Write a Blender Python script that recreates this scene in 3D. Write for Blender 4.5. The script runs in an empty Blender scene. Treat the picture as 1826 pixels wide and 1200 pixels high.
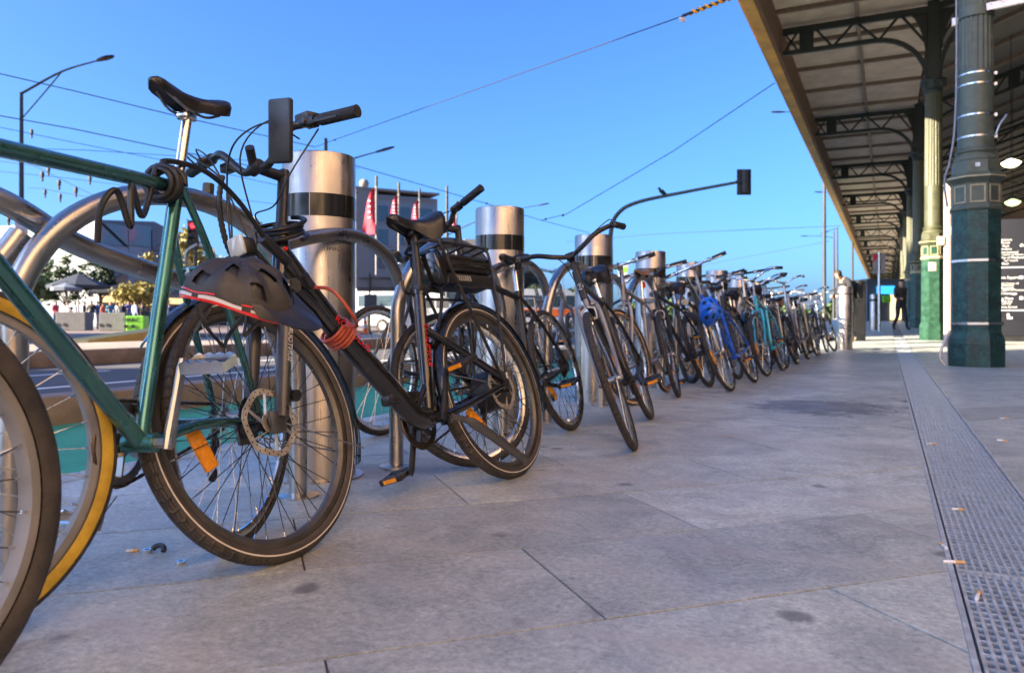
import bpy, bmesh, math, random
from mathutils import Vector, Matrix, Euler
R = math.radians
random.seed(7)
scene = bpy.context.scene
COL = scene.collection

# ------------------------------------------------------------------ camera, sky, sun, exposure
CAMH = 0.61
YAW = R(26.06)
FPX, CX, HY = 1370.0, 913.0, 570.0            # focal length, centre column and horizon row of the 1826 px wide photograph
FWD = Vector((-math.sin(YAW), math.cos(YAW), 0)); RGT = Vector((math.cos(YAW), math.sin(YAW), 0))
cam_d = bpy.data.cameras.new("camera"); cam = bpy.data.objects.new("camera", cam_d); COL.objects.link(cam)
cam.location = (0, 0, CAMH); cam.rotation_euler = (R(90), 0, YAW)
cam_d.lens = 27.0; cam_d.sensor_width = 36; cam_d.shift_y = -30 / 1826
cam_d.clip_start = 0.05; cam_d.clip_end = 3000
cam_d.dof.use_dof = True; cam_d.dof.focus_distance = 2.4; cam_d.dof.aperture_fstop = 4.5
scene.camera = cam

SUN_EL, SUN_AZ = R(21), math.atan2(-0.72, -0.69)          # from behind the camera, across the street (atan2(x, y))
world = bpy.data.worlds.new("World"); scene.world = world; world.use_nodes = True
wn = world.node_tree
sky = wn.nodes.new('ShaderNodeTexSky'); sky.sky_type = 'NISHITA'; sky.sun_disc = False
sky.sun_elevation = SUN_EL; sky.sun_rotation = SUN_AZ
sky.air_density = 0.8; sky.dust_density = 2.3; sky.ozone_density = 10.0; sky.altitude = 20
bg = wn.nodes['Background']; bg.inputs['Strength'].default_value = 0.067
wn.links.new(sky.outputs[0], bg.inputs['Color'])
sun_d = bpy.data.lights.new("sun", 'SUN'); sun_d.energy = 4.8; sun_d.angle = R(0.5); sun_d.color = (1.0, 0.84, 0.63)
sun = bpy.data.objects.new("sun", sun_d); COL.objects.link(sun)
sdir = Vector((math.sin(SUN_AZ) * math.cos(SUN_EL), math.cos(SUN_AZ) * math.cos(SUN_EL), math.sin(SUN_EL)))
sun.rotation_euler = sdir.to_track_quat('Z', 'Y').to_euler(); sun.location = (-30, -30, 40)
vs = scene.view_settings
vs.view_transform = 'Standard'; vs.look = 'None'; vs.exposure = 2.6; vs.gamma = 1.0; vs.use_curve_mapping = False
scene.cycles.use_denoising = True
scene.cycles.max_bounces = 8; scene.cycles.diffuse_bounces = 4; scene.cycles.glossy_bounces = 4
scene.cycles.caustics_reflective = False; scene.cycles.caustics_refractive = False

def P(x, y, d):
    """place in the world of the thing seen at photograph pixel (x, y), d metres ahead of the camera"""
    p = FWD * d + RGT * ((x - CX) * d / FPX)
    return Vector((p.x, p.y, CAMH + (HY - y) * d / FPX))
def G(x, y):
    return P(x, y, CAMH * FPX / (y - HY))
def gz(Y):                                                 # the pavement climbs gently far down the street
    return 0.0 if Y < 17 else 0.0195 * (min(Y, 70) - 17)

# ------------------------------------------------------------------ mesh helpers
class MB:
    def __init__(s): s.v = []; s.f = []; s.m = []; s.uv = None
    def add(s, vs_, fs, mi=0):
        o = len(s.v); s.v += [tuple(p) for p in vs_]
        s.f += [tuple(i + o for i in f) for f in fs]; s.m += [mi] * len(fs)
        return s
    def box(s, c, size, M=None, mi=0):
        c = Vector(c); h = Vector(size) * .5
        vs_ = [Vector((sx * h.x, sy * h.y, sz * h.z)) for sx in (-1, 1) for sy in (-1, 1) for sz in (-1, 1)]
        if M is not None: vs_ = [M @ p for p in vs_]
        vs_ = [p + c for p in vs_]
        return s.add(vs_, [(0, 1, 3, 2), (4, 6, 7, 5), (0, 4, 5, 1), (2, 3, 7, 6), (0, 2, 6, 4), (1, 5, 7, 3)], mi)
    def bbox(s, c, size, b=0.01, M=None, mi=0):
        """box with chamfered edges"""
        c = Vector(c); hx, hy, hz = [k * .5 for k in size]; b = min(b, hx * .9, hy * .9, hz * .9)
        bm = bmesh.new(); bmesh.ops.create_cube(bm, size=1)
        for v in bm.verts: v.co = Vector((v.co.x * hx * 2, v.co.y * hy * 2, v.co.z * hz * 2))
        bmesh.ops.bevel(bm, geom=bm.edges[:], offset=b, segments=2, affect='EDGES', profile=.5)
        vs_ = [(M @ v.co if M is not None else v.co) + c for v in bm.verts]
        s.add(vs_, [[v.index for v in f.verts] for f in bm.faces], mi); bm.free(); return s
    def beam(s, p, q, w, h, up=(0, 0, 1), mi=0):
        p = Vector(p); q = Vector(q); d = q - p; L = d.length; d.normalize()
        up = Vector(up)
        if abs(d.dot(up)) > .98: up = Vector((1, 0, 0))
        y = up.cross(d).normalized(); z = d.cross(y)
        M = Matrix((d, y, z)).transposed()
        return s.box((p + q) * .5, (L, w, h), M, mi)
    def tube(s, pts, r, n=8, closed=False, caps=True, mi=0, flat=1.0):
        pts = [Vector(p) for p in pts]; N = len(pts)
        rs = r if isinstance(r, (list, tuple)) else [r] * N
        T = []
        for i in range(N):
            a = pts[(i - 1) % N] if (closed or i > 0) else pts[i]
            b = pts[(i + 1) % N] if (closed or i < N - 1) else pts[i]
            T.append((b - a).normalized() if (b - a).length > 1e-9 else Vector((0, 0, 1)))
        u = Vector((0, 0, 1))
        if abs(T[0].dot(u)) > .9: u = Vector((1, 0, 0))
        u = (u - T[0] * u.dot(T[0])).normalized()
        vs_ = []
        for i in range(N):
            u = (u - T[i] * u.dot(T[i]))
            u = u.normalized() if u.length > 1e-9 else T[i].orthogonal().normalized()
            w = T[i].cross(u)
            for k in range(n):
                a = 2 * math.pi * k / n
                vs_.append(pts[i] + (u * math.cos(a) + w * math.sin(a) * flat) * rs[i])
        fs = []
        for i in range(N if closed else N - 1):
            j = (i + 1) % N
            for k in range(n):
                l = (k + 1) % n
                fs.append((i * n + k, i * n + l, j * n + l, j * n + k))
        if caps and not closed:
            fs.append(tuple(reversed(range(n)))); fs.append(tuple((N - 1) * n + k for k in range(n)))
        return s.add(vs_, fs, mi)
    def lathe(s, prof, n=24, M=None, mi=0, caps=True, phase=0.0):
        """profile of (radius, height) about z"""
        vs_ = []
        for r, z in prof:
            for k in range(n):
                a = 2 * math.pi * k / n + phase
                vs_.append(Vector((r * math.cos(a), r * math.sin(a), z)))
        if M is not None: vs_ = [M @ p for p in vs_]
        fs = []
        for i in range(len(prof) - 1):
            for k in range(n):
                l = (k + 1) % n
                fs.append((i * n + k, i * n + l, (i + 1) * n + l, (i + 1) * n + k))
        if caps:
            fs.append(tuple(reversed(range(n)))); fs.append(tuple((len(prof) - 1) * n + k for k in range(n)))
        return s.add(vs_, fs, mi)
    def ring(s, Rr, prof, n=48, mi=0, closed=True):
        """closed profile of (dr, y) swept about the y axis at radius Rr"""
        m = len(prof); vs_ = []
        for i in range(n):
            a = 2 * math.pi * i / n
            for dr, y in prof: vs_.append(((Rr + dr) * math.cos(a), y, (Rr + dr) * math.sin(a)))
        fs = []
        for i in range(n):
            j = (i + 1) % n
            for k in range(m if closed else m - 1):
                l = (k + 1) % m
                fs.append((i * m + k, j * m + k, j * m + l, i * m + l))
        return s.add(vs_, fs, mi)
    def prism(s, poly, h, M=None, mi=0):
        """2-D outline extruded along z from 0 to h"""
        n = len(poly)
        vs_ = [Vector((x, y, 0)) for x, y in poly] + [Vector((x, y, h)) for x, y in poly]
        if M is not None: vs_ = [M @ p for p in vs_]
        fs = [tuple(reversed(range(n))), tuple(range(n, 2 * n))] + [(i, (i + 1) % n, n + (i + 1) % n, n + i) for i in range(n)]
        return s.add(vs_, fs, mi)
    def ball(s, c, r, nu=12, nv=8, mi=0, M=None):
        c = Vector(c); r = Vector(r) if not isinstance(r, (int, float)) else Vector((r, r, r))
        vs_ = [Vector((0, 0, -r.z))]
        for j in range(1, nv):
            t = math.pi * j / nv - math.pi / 2
            for i in range(nu):
                a = 2 * math.pi * i / nu
                vs_.append(Vector((r.x * math.cos(t) * math.cos(a), r.y * math.cos(t) * math.sin(a), r.z * math.sin(t))))
        vs_.append(Vector((0, 0, r.z)))
        if M is not None: vs_ = [M @ p for p in vs_]
        vs_ = [p + c for p in vs_]
        fs = [(0, 1 + (i + 1) % nu, 1 + i) for i in range(nu)]
        for j in range(nv - 2):
            for i in range(nu):
                a = 1 + j * nu + i; b = 1 + j * nu + (i + 1) % nu
                fs.append((a, b, b + nu, a + nu))
        o = 1 + (nv - 2) * nu; top = len(vs_) - 1
        fs += [(o + i, o + (i + 1) % nu, top) for i in range(nu)]
        return s.add(vs_, fs, mi)
    def mesh(s, name, mats, smooth=True, angle=35):
        me = bpy.data.meshes.new(name); me.from_pydata(s.v, [], s.f)
        mats = mats if isinstance(mats, (list, tuple)) else [mats]
        for m in mats: me.materials.append(m)
        if len(mats) > 1: me.polygons.foreach_set('material_index', s.m)
        bm = bmesh.new(); bm.from_mesh(me); bmesh.ops.recalc_face_normals(bm, faces=bm.faces); bm.to_mesh(me); bm.free()
        if smooth:
            me.shade_smooth(); me.set_sharp_from_angle(angle=R(angle))
        me.update(); return me
    def build(s, name, mats, parent=None, M=None, smooth=True, angle=35):
        return link(name, s.mesh(name, mats, smooth, angle), parent, M)

def link(name, data, parent=None, M=None):
    o = bpy.data.objects.new(name, data); COL.objects.link(o)
    if parent is not None: o.parent = parent
    if M is not None: o.matrix_local = M
    return o
def tag(o, label=None, cat=None, group=None, kind=None):
    if label: o['label'] = label
    if cat: o['category'] = cat
    if group: o['group'] = group
    if kind: o['kind'] = kind
    return o
def thing(name, label, cat, loc=(0, 0, 0), rz=0.0, group=None, rot=None):
    o = bpy.data.objects.new(name, None); COL.objects.link(o); o.empty_display_size = .1
    o.location = loc; o.rotation_euler = rot if rot else (0, 0, rz)
    return tag(o, label, cat, group)
def spline(pts, n=6, closed=False):
    """Catmull-Rom through the points"""
    pts = [Vector(p) for p in pts]; N = len(pts); out = []
    for i in range(N if closed else N - 1):
        if closed: a, b, c, d = pts[i - 1], pts[i], pts[(i + 1) % N], pts[(i + 2) % N]
        else:
            b, c = pts[i], pts[i + 1]
            a = pts[i - 1] if i > 0 else b * 2 - c
            d = pts[i + 2] if i + 2 < N else c * 2 - b
        for k in range(n):
            t = k / n
            out.append(.5 * ((2 * b) + (c - a) * t + (2 * a - 5 * b + 4 * c - d) * t * t + (3 * b - a - 3 * c + d) * t ** 3))
    if not closed: out.append(pts[-1])
    return out
def frame_from(zax, xhint=(1, 0, 0)):
    z = Vector(zax).normalized(); x = Vector(xhint); x = (x - z * x.dot(z)).normalized(); y = z.cross(x)
    return Matrix((x, y, z)).transposed().to_4x4()
def text_mesh(body, size, name='lettering'):
    """a flat text mesh in the xy plane, centred"""
    cu = bpy.data.curves.new(name, 'FONT'); cu.body = body; cu.size = size; cu.align_x = 'CENTER'; cu.align_y = 'CENTER'
    cu.resolution_u = 2; cu.extrude = size * .01
    ob = bpy.data.objects.new(name, cu); COL.objects.link(ob)
    dg = bpy.context.evaluated_depsgraph_get(); me = bpy.data.meshes.new_from_object(ob.evaluated_get(dg))
    bpy.data.objects.remove(ob); bpy.data.curves.remove(cu); return me
def lettering(body, size, mat_, parent, M, name='lettering'):
    me = text_mesh(body, size); me.materials.clear(); me.materials.append(mat_)
    return link(name, me, parent, M)

# ------------------------------------------------------------------ materials
def lin(h):
    h = h.lstrip('#'); c = [int(h[i:i + 2], 16) / 255 for i in (0, 2, 4)]
    return tuple((x / 12.92 if x <= .04045 else ((x + .055) / 1.055) ** 2.4) for x in c)
def node(nt, t, **kw):
    n = nt.nodes.new(t)
    for k, v in kw.items():
        if k in n.inputs: n.inputs[k].default_value = v
        else: setattr(n, k, v)
    return n
def mat(name, c, rough=.5, metal=0.0, var=.25, scale=8.0, bump=0.0, bscale=60.0, coat=0.0, spec=.5, emit=None, emit_s=0.0, aniso=0.0, dust=0.0, space='Object'):
    m = bpy.data.materials.new(name); m.use_nodes = True; nt = m.node_tree; b = nt.nodes['Principled BSDF']; L = nt.links.new
    c = tuple(c)[:3]
    tc = node(nt, 'ShaderNodeTexCoord')
    nz = node(nt, 'ShaderNodeTexNoise', Scale=scale, Detail=5.0, Roughness=.6); L(tc.outputs[space], nz.inputs['Vector'])
    rp = node(nt, 'ShaderNodeValToRGB'); L(nz.outputs['Fac'], rp.inputs['Fac'])
    rp.color_ramp.elements[0].position = .3; rp.color_ramp.elements[1].position = .72
    rp.color_ramp.elements[0].color = tuple(x * (1 - var) for x in c) + (1,)
    rp.color_ramp.elements[1].color = tuple(min(1, x * (1 + var * .8)) for x in c) + (1,)
    out = rp.outputs['Color']
    if dust > 0:
        n2 = node(nt, 'ShaderNodeTexNoise', Scale=scale * 3.1, Detail=8.0, Roughness=.75); L(tc.outputs[space], n2.inputs['Vector'])
        r2 = node(nt, 'ShaderNodeValToRGB'); L(n2.outputs['Fac'], r2.inputs['Fac'])
        r2.color_ramp.elements[0].position = .52; r2.color_ramp.elements[1].position = .78
        r2.color_ramp.elements[0].color = (0, 0, 0, 1); r2.color_ramp.elements[1].color = (dust, dust, dust, 1)
        mx = node(nt, 'ShaderNodeMix', data_type='RGBA'); L(r2.outputs['Color'], mx.inputs[0]); L(out, mx.inputs[6])
        mx.inputs[7].default_value = (.24, .2, .16, 1); out = mx.outputs[2]
    L(out, b.inputs['Base Color'])
    b.inputs['Metallic'].default_value = metal; b.inputs['Specular IOR Level'].default_value = spec
    b.inputs['Coat Weight'].default_value = coat; b.inputs['Coat Roughness'].default_value = .12
    b.inputs['Anisotropic'].default_value = aniso
    mr = node(nt, 'ShaderNodeMapRange'); L(nz.outputs['Fac'], mr.inputs['Value'])
    mr.inputs['From Min'].default_value = .3; mr.inputs['From Max'].default_value = .7
    mr.inputs['To Min'].default_value = max(.02, rough - .1); mr.inputs['To Max'].default_value = min(1, rough + .12)
    L(mr.outputs[0], b.inputs['Roughness'])
    if bump > 0:
        n3 = node(nt, 'ShaderNodeTexNoise', Scale=bscale, Detail=4.0); L(tc.outputs[space], n3.inputs['Vector'])
        bp = node(nt, 'ShaderNodeBump', Strength=bump, Distance=.01); L(n3.outputs['Fac'], bp.inputs['Height']); L(bp.outputs[0], b.inputs['Normal'])
    if emit:
        b.inputs['Emission Color'].default_value = tuple(emit)[:3] + (1,); b.inputs['Emission Strength'].default_value = emit_s
    return m
def rubber(name, stripe=None, stripe_at=(.2, .28), wall=None, base=(.022, .02, .019), tread=1.0, rows=90, wallband=(.06, .3)):
    """tyre: u runs round the wheel, v across it; tread relief in the middle, an optional thin reflective line, an optional coloured wall"""
    m = bpy.data.materials.new(name); m.use_nodes = True; nt = m.node_tree; b = nt.nodes['Principled BSDF']; L = nt.links.new
    uv = node(nt, 'ShaderNodeUVMap'); sp = node(nt, 'ShaderNodeSeparateXYZ'); L(uv.outputs[0], sp.inputs[0])
    v0 = node(nt, 'ShaderNodeMath', operation='SUBTRACT'); L(sp.outputs['Y'], v0.inputs[0]); v0.inputs[1].default_value = .5
    va = node(nt, 'ShaderNodeMath', operation='ABSOLUTE'); L(v0.outputs[0], va.inputs[0])     # 0 crown .. .5 bead
    tc = node(nt, 'ShaderNodeTexCoord')
    nz = node(nt, 'ShaderNodeTexNoise', Scale=14.0, Detail=6.0, Roughness=.7); L(tc.outputs['Object'], nz.inputs['Vector'])
    rp = node(nt, 'ShaderNodeValToRGB'); L(nz.outputs['Fac'], rp.inputs['Fac'])
    rp.color_ramp.elements[0].position = .35; rp.color_ramp.elements[0].color = base + (1,)
    rp.color_ramp.elements[1].position = .75; rp.color_ramp.elements[1].color = (.075, .062, .052, 1)
    out = rp.outputs[0]
    def band(lo, hi, colr, src):
        a = node(nt, 'ShaderNodeMath', operation='GREATER_THAN'); L(va.outputs[0], a.inputs[0]); a.inputs[1].default_value = .5 - hi
        c2 = node(nt, 'ShaderNodeMath', operation='LESS_THAN'); L(va.outputs[0], c2.inputs[0]); c2.inputs[1].default_value = .5 - lo
        d = node(nt, 'ShaderNodeMath', operation='MULTIPLY'); L(a.outputs[0], d.inputs[0]); L(c2.outputs[0], d.inputs[1])
        mx = node(nt, 'ShaderNodeMix', data_type='RGBA'); L(d.outputs[0], mx.inputs[0]); L(src, mx.inputs[6])
        if isinstance(colr, tuple): mx.inputs[7].default_value = colr + (1,)
        else: L(colr, mx.inputs[7])
        return mx.outputs[2]
    if wall:
        wr = node(nt, 'ShaderNodeValToRGB'); L(nz.outputs['Fac'], wr.inputs['Fac'])
        wr.color_ramp.elements[0].position = .3; wr.color_ramp.elements[0].color = tuple(k * .6 for k in wall) + (1,)
        wr.color_ramp.elements[1].position = .6; wr.color_ramp.elements[1].color = wall + (1,)
        out = band(wallband[0], wallband[1], wr.outputs[0], out)
    if stripe: out = band(stripe_at[0], stripe_at[1], stripe, out)
    L(out, b.inputs['Base Color']); b.inputs['Roughness'].default_value = .62
    cm = node(nt, 'ShaderNodeCombineXYZ')
    mu = node(nt, 'ShaderNodeMath', operation='MULTIPLY'); L(sp.outputs['X'], mu.inputs[0]); mu.inputs[1].default_value = rows
    mv = node(nt, 'ShaderNodeMath', operation='MULTIPLY'); L(va.outputs[0], mv.inputs[0]); mv.inputs[1].default_value = 14
    L(mu.outputs[0], cm.inputs[0]); L(mv.outputs[0], cm.inputs[1])
    bk = node(nt, 'ShaderNodeTexVoronoi', feature='DISTANCE_TO_EDGE', Scale=1.0, Randomness=.25); L(cm.outputs[0], bk.inputs['Vector'])
    cl = node(nt, 'ShaderNodeMapRange'); L(bk.outputs['Distance'], cl.inputs['Value']); cl.inputs['From Max'].default_value = .16
    lt = node(nt, 'ShaderNodeMath', operation='LESS_THAN'); L(va.outputs[0], lt.inputs[0]); lt.inputs[1].default_value = .24
    ml = node(nt, 'ShaderNodeMath', operation='MULTIPLY'); L(cl.outputs[0], ml.inputs[0]); L(lt.outputs[0], ml.inputs[1])
    bp = node(nt, 'ShaderNodeBump', Strength=.9 * tread, Distance=.004); L(ml.outputs[0], bp.inputs['Height']); L(bp.outputs[0], b.inputs['Normal'])
    return m
def two_tone(name, c1, c2, scale, fac_lo=.45, fac_hi=.55, rough=.5, **kw):
    m = mat(name, c1, rough, **kw); nt = m.node_tree
    rp = [n for n in nt.nodes if n.type == 'VALTORGB'][0]
    nz = [n for n in nt.nodes if n.type == 'TEX_NOISE'][0]; nz.inputs['Scale'].default_value = scale
    rp.color_ramp.elements[0].position = fac_lo; rp.color_ramp.elements[1].position = fac_hi
    rp.color_ramp.elements[0].color = tuple(c1) + (1,); rp.color_ramp.elements[1].color = tuple(c2) + (1,)
    return m

def paving_mat(name, joints=False):
    m = bpy.data.materials.new(name); m.use_nodes = True; nt = m.node_tree; b = nt.nodes['Principled BSDF']; L = nt.links.new
    ge = node(nt, 'ShaderNodeNewGeometry'); oi = node(nt, 'ShaderNodeObjectInfo')
    def noise(sc, det, ro, vec=None, dist=0.0):
        n = node(nt, 'ShaderNodeTexNoise', Scale=sc, Detail=det, Roughness=ro, Distortion=dist); L(vec or ge.outputs['Position'], n.inputs['Vector']); return n
    def ramp(src, p0, c0, p1, c1):
        r = node(nt, 'ShaderNodeValToRGB'); L(src, r.inputs['Fac']); e = r.color_ramp.elements
        e[0].position = p0; e[0].color = c0 + (1,); e[1].position = p1; e[1].color = c1 + (1,); return r
    def mix(fac, a, b2, mode='MIX'):
        x = node(nt, 'ShaderNodeMix', data_type='RGBA', blend_type=mode)
        if isinstance(fac, float): x.inputs[0].default_value = fac
        else: L(fac, x.inputs[0])
        L(a, x.inputs[6])
        if isinstance(b2, tuple): x.inputs[7].default_value = b2 + (1,)
        else: L(b2, x.inputs[7])
        return x.outputs[2]
    base = ramp(noise(1.1, 6, .6).outputs['Fac'], .32, (.40, .43, .405), .68, (.57, .59, .53))
    mid = ramp(noise(3.6, 9, .74, dist=1.2).outputs['Fac'], .36, (.68, .69, .71), .60, (1.08, 1.08, 1.06))
    out = mix(1.0, base.outputs[0], mid.outputs[0], 'MULTIPLY')
    fine = ramp(noise(55, 10, .85).outputs['Fac'], .36, (.55, .55, .56), .62, (1.25, 1.25, 1.24)); out = mix(1.0, out, fine.outputs[0], 'MULTIPLY')
    # paler, warmer sweeps painted across the slabs for streaks of low sunlight
    mp = node(nt, 'ShaderNodeMapping'); L(ge.outputs['Position'], mp.inputs['Vector']); mp.inputs['Rotation'].default_value = (0, 0, R(-21)); mp.inputs['Scale'].default_value = (.45, 3.4, 1)
    sw = ramp(noise(1.6, 4, .55, mp.outputs[0]).outputs['Fac'], .5, (0, 0, 0), .68, (.5, .5, .5)); out = mix(sw.outputs[0], out, (.46, .42, .39))
    # gum and drip spots
    vo = node(nt, 'ShaderNodeTexVoronoi', Scale=3.2); n4 = noise(3.0, 3, .5)
    ad = node(nt, 'ShaderNodeVectorMath', operation='ADD'); L(ge.outputs['Position'], ad.inputs[0])
    sc4 = node(nt, 'ShaderNodeVectorMath', operation='SCALE'); L(n4.outputs['Color'], sc4.inputs[0]); sc4.inputs['Scale'].default_value = .16
    L(sc4.outputs[0], ad.inputs[1]); L(ad.outputs[0], vo.inputs['Vector'])
    spot = ramp(vo.outputs['Distance'], .075, (.7, .7, .7), .13, (0, 0, 0)); out = mix(spot.outputs[0], out, (.09, .085, .09))
    v2 = node(nt, 'ShaderNodeTexVoronoi', Scale=9.0); L(ge.outputs['Position'], v2.inputs['Vector'])
    sp2 = ramp(v2.outputs['Distance'], .03, (.6, .6, .6), .05, (0, 0, 0)); out = mix(sp2.outputs[0], out, (.62, .6, .58))
    v3 = node(nt, 'ShaderNodeTexVoronoi', Scale=22.0); n6 = noise(11.0, 4, .6); a6 = node(nt, 'ShaderNodeVectorMath', operation='ADD'); L(ge.outputs['Position'], a6.inputs[0])
    s6 = node(nt, 'ShaderNodeVectorMath', operation='SCALE'); L(n6.outputs['Color'], s6.inputs[0]); s6.inputs['Scale'].default_value = .07; L(s6.outputs[0], a6.inputs[1]); L(a6.outputs[0], v3.inputs['Vector'])
    sp3 = ramp(v3.outputs['Distance'], .06, (.55, .55, .55), .16, (0, 0, 0)); pm = ramp(noise(2.2, 5, .7).outputs['Fac'], .46, (0, 0, 0), .6, (1, 1, 1)); sp4 = mix(1.0, sp3.outputs[0], pm.outputs[0], 'MULTIPLY'); out = mix(sp4, out, (.13, .13, .135))
    # scuffs dragged across the slabs
    mp5 = node(nt, 'ShaderNodeMapping'); L(ge.outputs['Position'], mp5.inputs['Vector']); mp5.inputs['Rotation'].default_value = (0, 0, R(-38)); mp5.inputs['Scale'].default_value = (1.2, 16, 1)
    scf = ramp(noise(2.4, 6, .75, mp5.outputs[0], .4).outputs['Fac'], .60, (0, 0, 0), .72, (.4, .4, .4)); out = mix(scf.outputs[0], out, (.26, .26, .265))
    # one damp splash on the slabs by the drain
    di = node(nt, 'ShaderNodeVectorMath', operation='DISTANCE'); L(ge.outputs['Position'], di.inputs[0]); di.inputs[1].default_value = tuple(G(1470, 725).xy) + (0,)
    dn = noise(6, 6, .75, dist=1.0); sb = node(nt, 'ShaderNodeMath', operation='MULTIPLY_ADD'); L(dn.outputs['Fac'], sb.inputs[0]); sb.inputs[1].default_value = 1.6; L(di.outputs['Value'], sb.inputs[2])
    wet = ramp(sb.outputs[0], 1.05, (.8, .8, .8), 1.18, (0, 0, 0)); wet.color_ramp.elements[0].position = .84; wet.color_ramp.elements[1].position = .98
    dsc = node(nt, 'ShaderNodeMath', operation='MULTIPLY'); L(sb.outputs[0], dsc.inputs[0]); dsc.inputs[1].default_value = .72; L(dsc.outputs[0], wet.inputs['Fac'])
    out = mix(wet.outputs[0], out, (.1, .1, .115))
    if not joints:
        tn = node(nt, 'ShaderNodeMapRange'); L(oi.outputs['Random'], tn.inputs['Value']); tn.inputs['To Min'].default_value = .82; tn.inputs['To Max'].default_value = 1.12
        cb = node(nt, 'ShaderNodeCombineColor'); [L(tn.outputs[0], cb.inputs[i]) for i in range(3)]; out = mix(1.0, out, cb.outputs[0], 'MULTIPLY')
    else:
        mp2 = node(nt, 'ShaderNodeMapping'); L(ge.outputs['Position'], mp2.inputs['Vector']); mp2.inputs['Rotation'].default_value = (0, 0, R(-45))
        bk = node(nt, 'ShaderNodeTexBrick', Scale=1.0); L(mp2.outputs[0], bk.inputs['Vector']); bk.inputs['Brick Width'].default_value = 1.12; bk.inputs['Row Height'].default_value = .515; bk.inputs['Mortar Size'].default_value = .006
        bk.inputs['Color1'].default_value = (.92, .92, .92, 1); bk.inputs['Color2'].default_value = (1.08, 1.08, 1.08, 1); bk.inputs['Mortar'].default_value = (.4, .4, .4, 1)
        out = mix(1.0, out, bk.outputs['Color'], 'MULTIPLY')
    L(out, b.inputs['Base Color'])
    rr = node(nt, 'ShaderNodeMapRange'); L(noise(4, 6, .7).outputs['Fac'], rr.inputs['Value']); rr.inputs['From Min'].default_value = .3; rr.inputs['From Max'].default_value = .7; rr.inputs['To Min'].default_value = .34; rr.inputs['To Max'].default_value = .62
    L(rr.outputs[0], b.inputs['Roughness'])
    bp = node(nt, 'ShaderNodeBump', Strength=.25, Distance=.004); L(noise(45, 6, .7).outputs['Fac'], bp.inputs['Height']); L(bp.outputs[0], b.inputs['Normal'])
    return m

def brushed(name, c, rough):
    m = mat(name, c, rough, 1.0, var=.10, scale=1.0); nt = m.node_tree
    nz = [n for n in nt.nodes if n.type == 'TEX_NOISE'][0]; tc = [n for n in nt.nodes if n.type == 'TEX_COORD'][0]
    mp = node(nt, 'ShaderNodeMapping'); mp.inputs['Scale'].default_value = (70, 70, 1.2); nt.links.new(tc.outputs['Object'], mp.inputs['Vector']); nt.links.new(mp.outputs[0], nz.inputs['Vector'])
    g1 = node(nt, 'ShaderNodeTexNoise', Scale=5.0, Detail=8.0, Roughness=.7); nt.links.new(tc.outputs['Object'], g1.inputs['Vector'])
    mr = [n for n in nt.nodes if n.type == 'MAP_RANGE'][0]; b = nt.nodes['Principled BSDF']
    m2 = node(nt, 'ShaderNodeMapRange'); nt.links.new(g1.outputs['Fac'], m2.inputs['Value']); m2.inputs['From Min'].default_value = .45; m2.inputs['From Max'].default_value = .75; m2.inputs['To Min'].default_value = 0; m2.inputs['To Max'].default_value = .28
    ad = node(nt, 'ShaderNodeMath', operation='ADD'); nt.links.new(mr.outputs[0], ad.inputs[0]); nt.links.new(m2.outputs[0], ad.inputs[1]); nt.links.new(ad.outputs[0], b.inputs['Roughness'])
    return m
MT = {}
MT['pave'] = paving_mat('bluestone_slab'); MT['pave_far'] = paving_mat('bluestone_far', True)
MT['mortar'] = mat('mortar', (.12, .115, .11), .85, space='Generated')
MT['asphalt'] = mat('asphalt', (.075, .075, .08), .8, var=.3, scale=3, bump=.3, bscale=120)
MT['green_lane'] = mat('green_lane', (.035, .30, .19), .75, var=.25, scale=6, bump=.3, bscale=150, dust=.25)
MT['kerb'] = mat('bluestone_kerb', (.20, .165, .14), .7, var=.35, scale=5, bump=.3)
MT['concrete'] = mat('concrete', (.27, .235, .195), .8, var=.2, scale=2.5, bump=.2)
MT['concrete2'] = mat('concrete_block', (.15, .15, .155), .85, var=.22, scale=3, bump=.3)
MT['white_paint'] = mat('white_paint', (.75, .75, .74), .6, var=.15, scale=8)
MT['yellow_paint'] = mat('yellow_paint', (.72, .46, .10), .6, var=.15, scale=5)
MT['lime'] = mat('lime_panel', (.22, .62, .05), .5, var=.1)
MT['steel'] = brushed('brushed_steel', (.42, .385, .355), .29)
MT['steel_tube'] = mat('satin_steel', (.48, .45, .42), .31, 1.0, var=.12, scale=6)
MT['grate'] = mat('galvanised_grate', (.62, .66, .68), .45, .55, var=.3, scale=20)
MT['pit'] = mat('drain_pit', (.02, .022, .025), .9)
MT['tape'] = mat('black_tape', (.012, .012, .013), .22, var=.3, scale=4)
MT['silver'] = mat('polished_alloy', (.72, .71, .70), .2, 1.0, var=.1, scale=20)
MT['alloy'] = mat('dull_alloy', (.42, .41, .40), .38, 1.0, var=.2, scale=30, dust=.15)
MT['rim_dark'] = mat('dark_rim', (.10, .095, .09), .4, .6, var=.2, scale=15, dust=.2)
MT['rim_dull'] = mat('dull_tan_rim', (.27, .26, .25), .5, .3, var=.25, scale=10, dust=.2)
MT['rim_silver'] = mat('silver_rim', (.68, .66, .64), .26, 1.0, var=.1, scale=15)
MT['spoke_dark'] = mat('dark_spoke', (.05, .05, .05), .35, .8)
MT['spoke_silver'] = mat('bright_spoke', (.6, .6, .6), .25, 1.0)
MT['black'] = mat('black_plastic', (.018, .018, .02), .42, var=.3, scale=12, dust=.12)
MT['black_gloss'] = mat('black_gloss_paint', (.012, .012, .014), .16, var=.2, scale=6, coat=.6, dust=.10)
MT['black_satin'] = mat('black_satin_paint', (.02, .02, .022), .34, .2, var=.2, scale=8, dust=.12)
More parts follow.
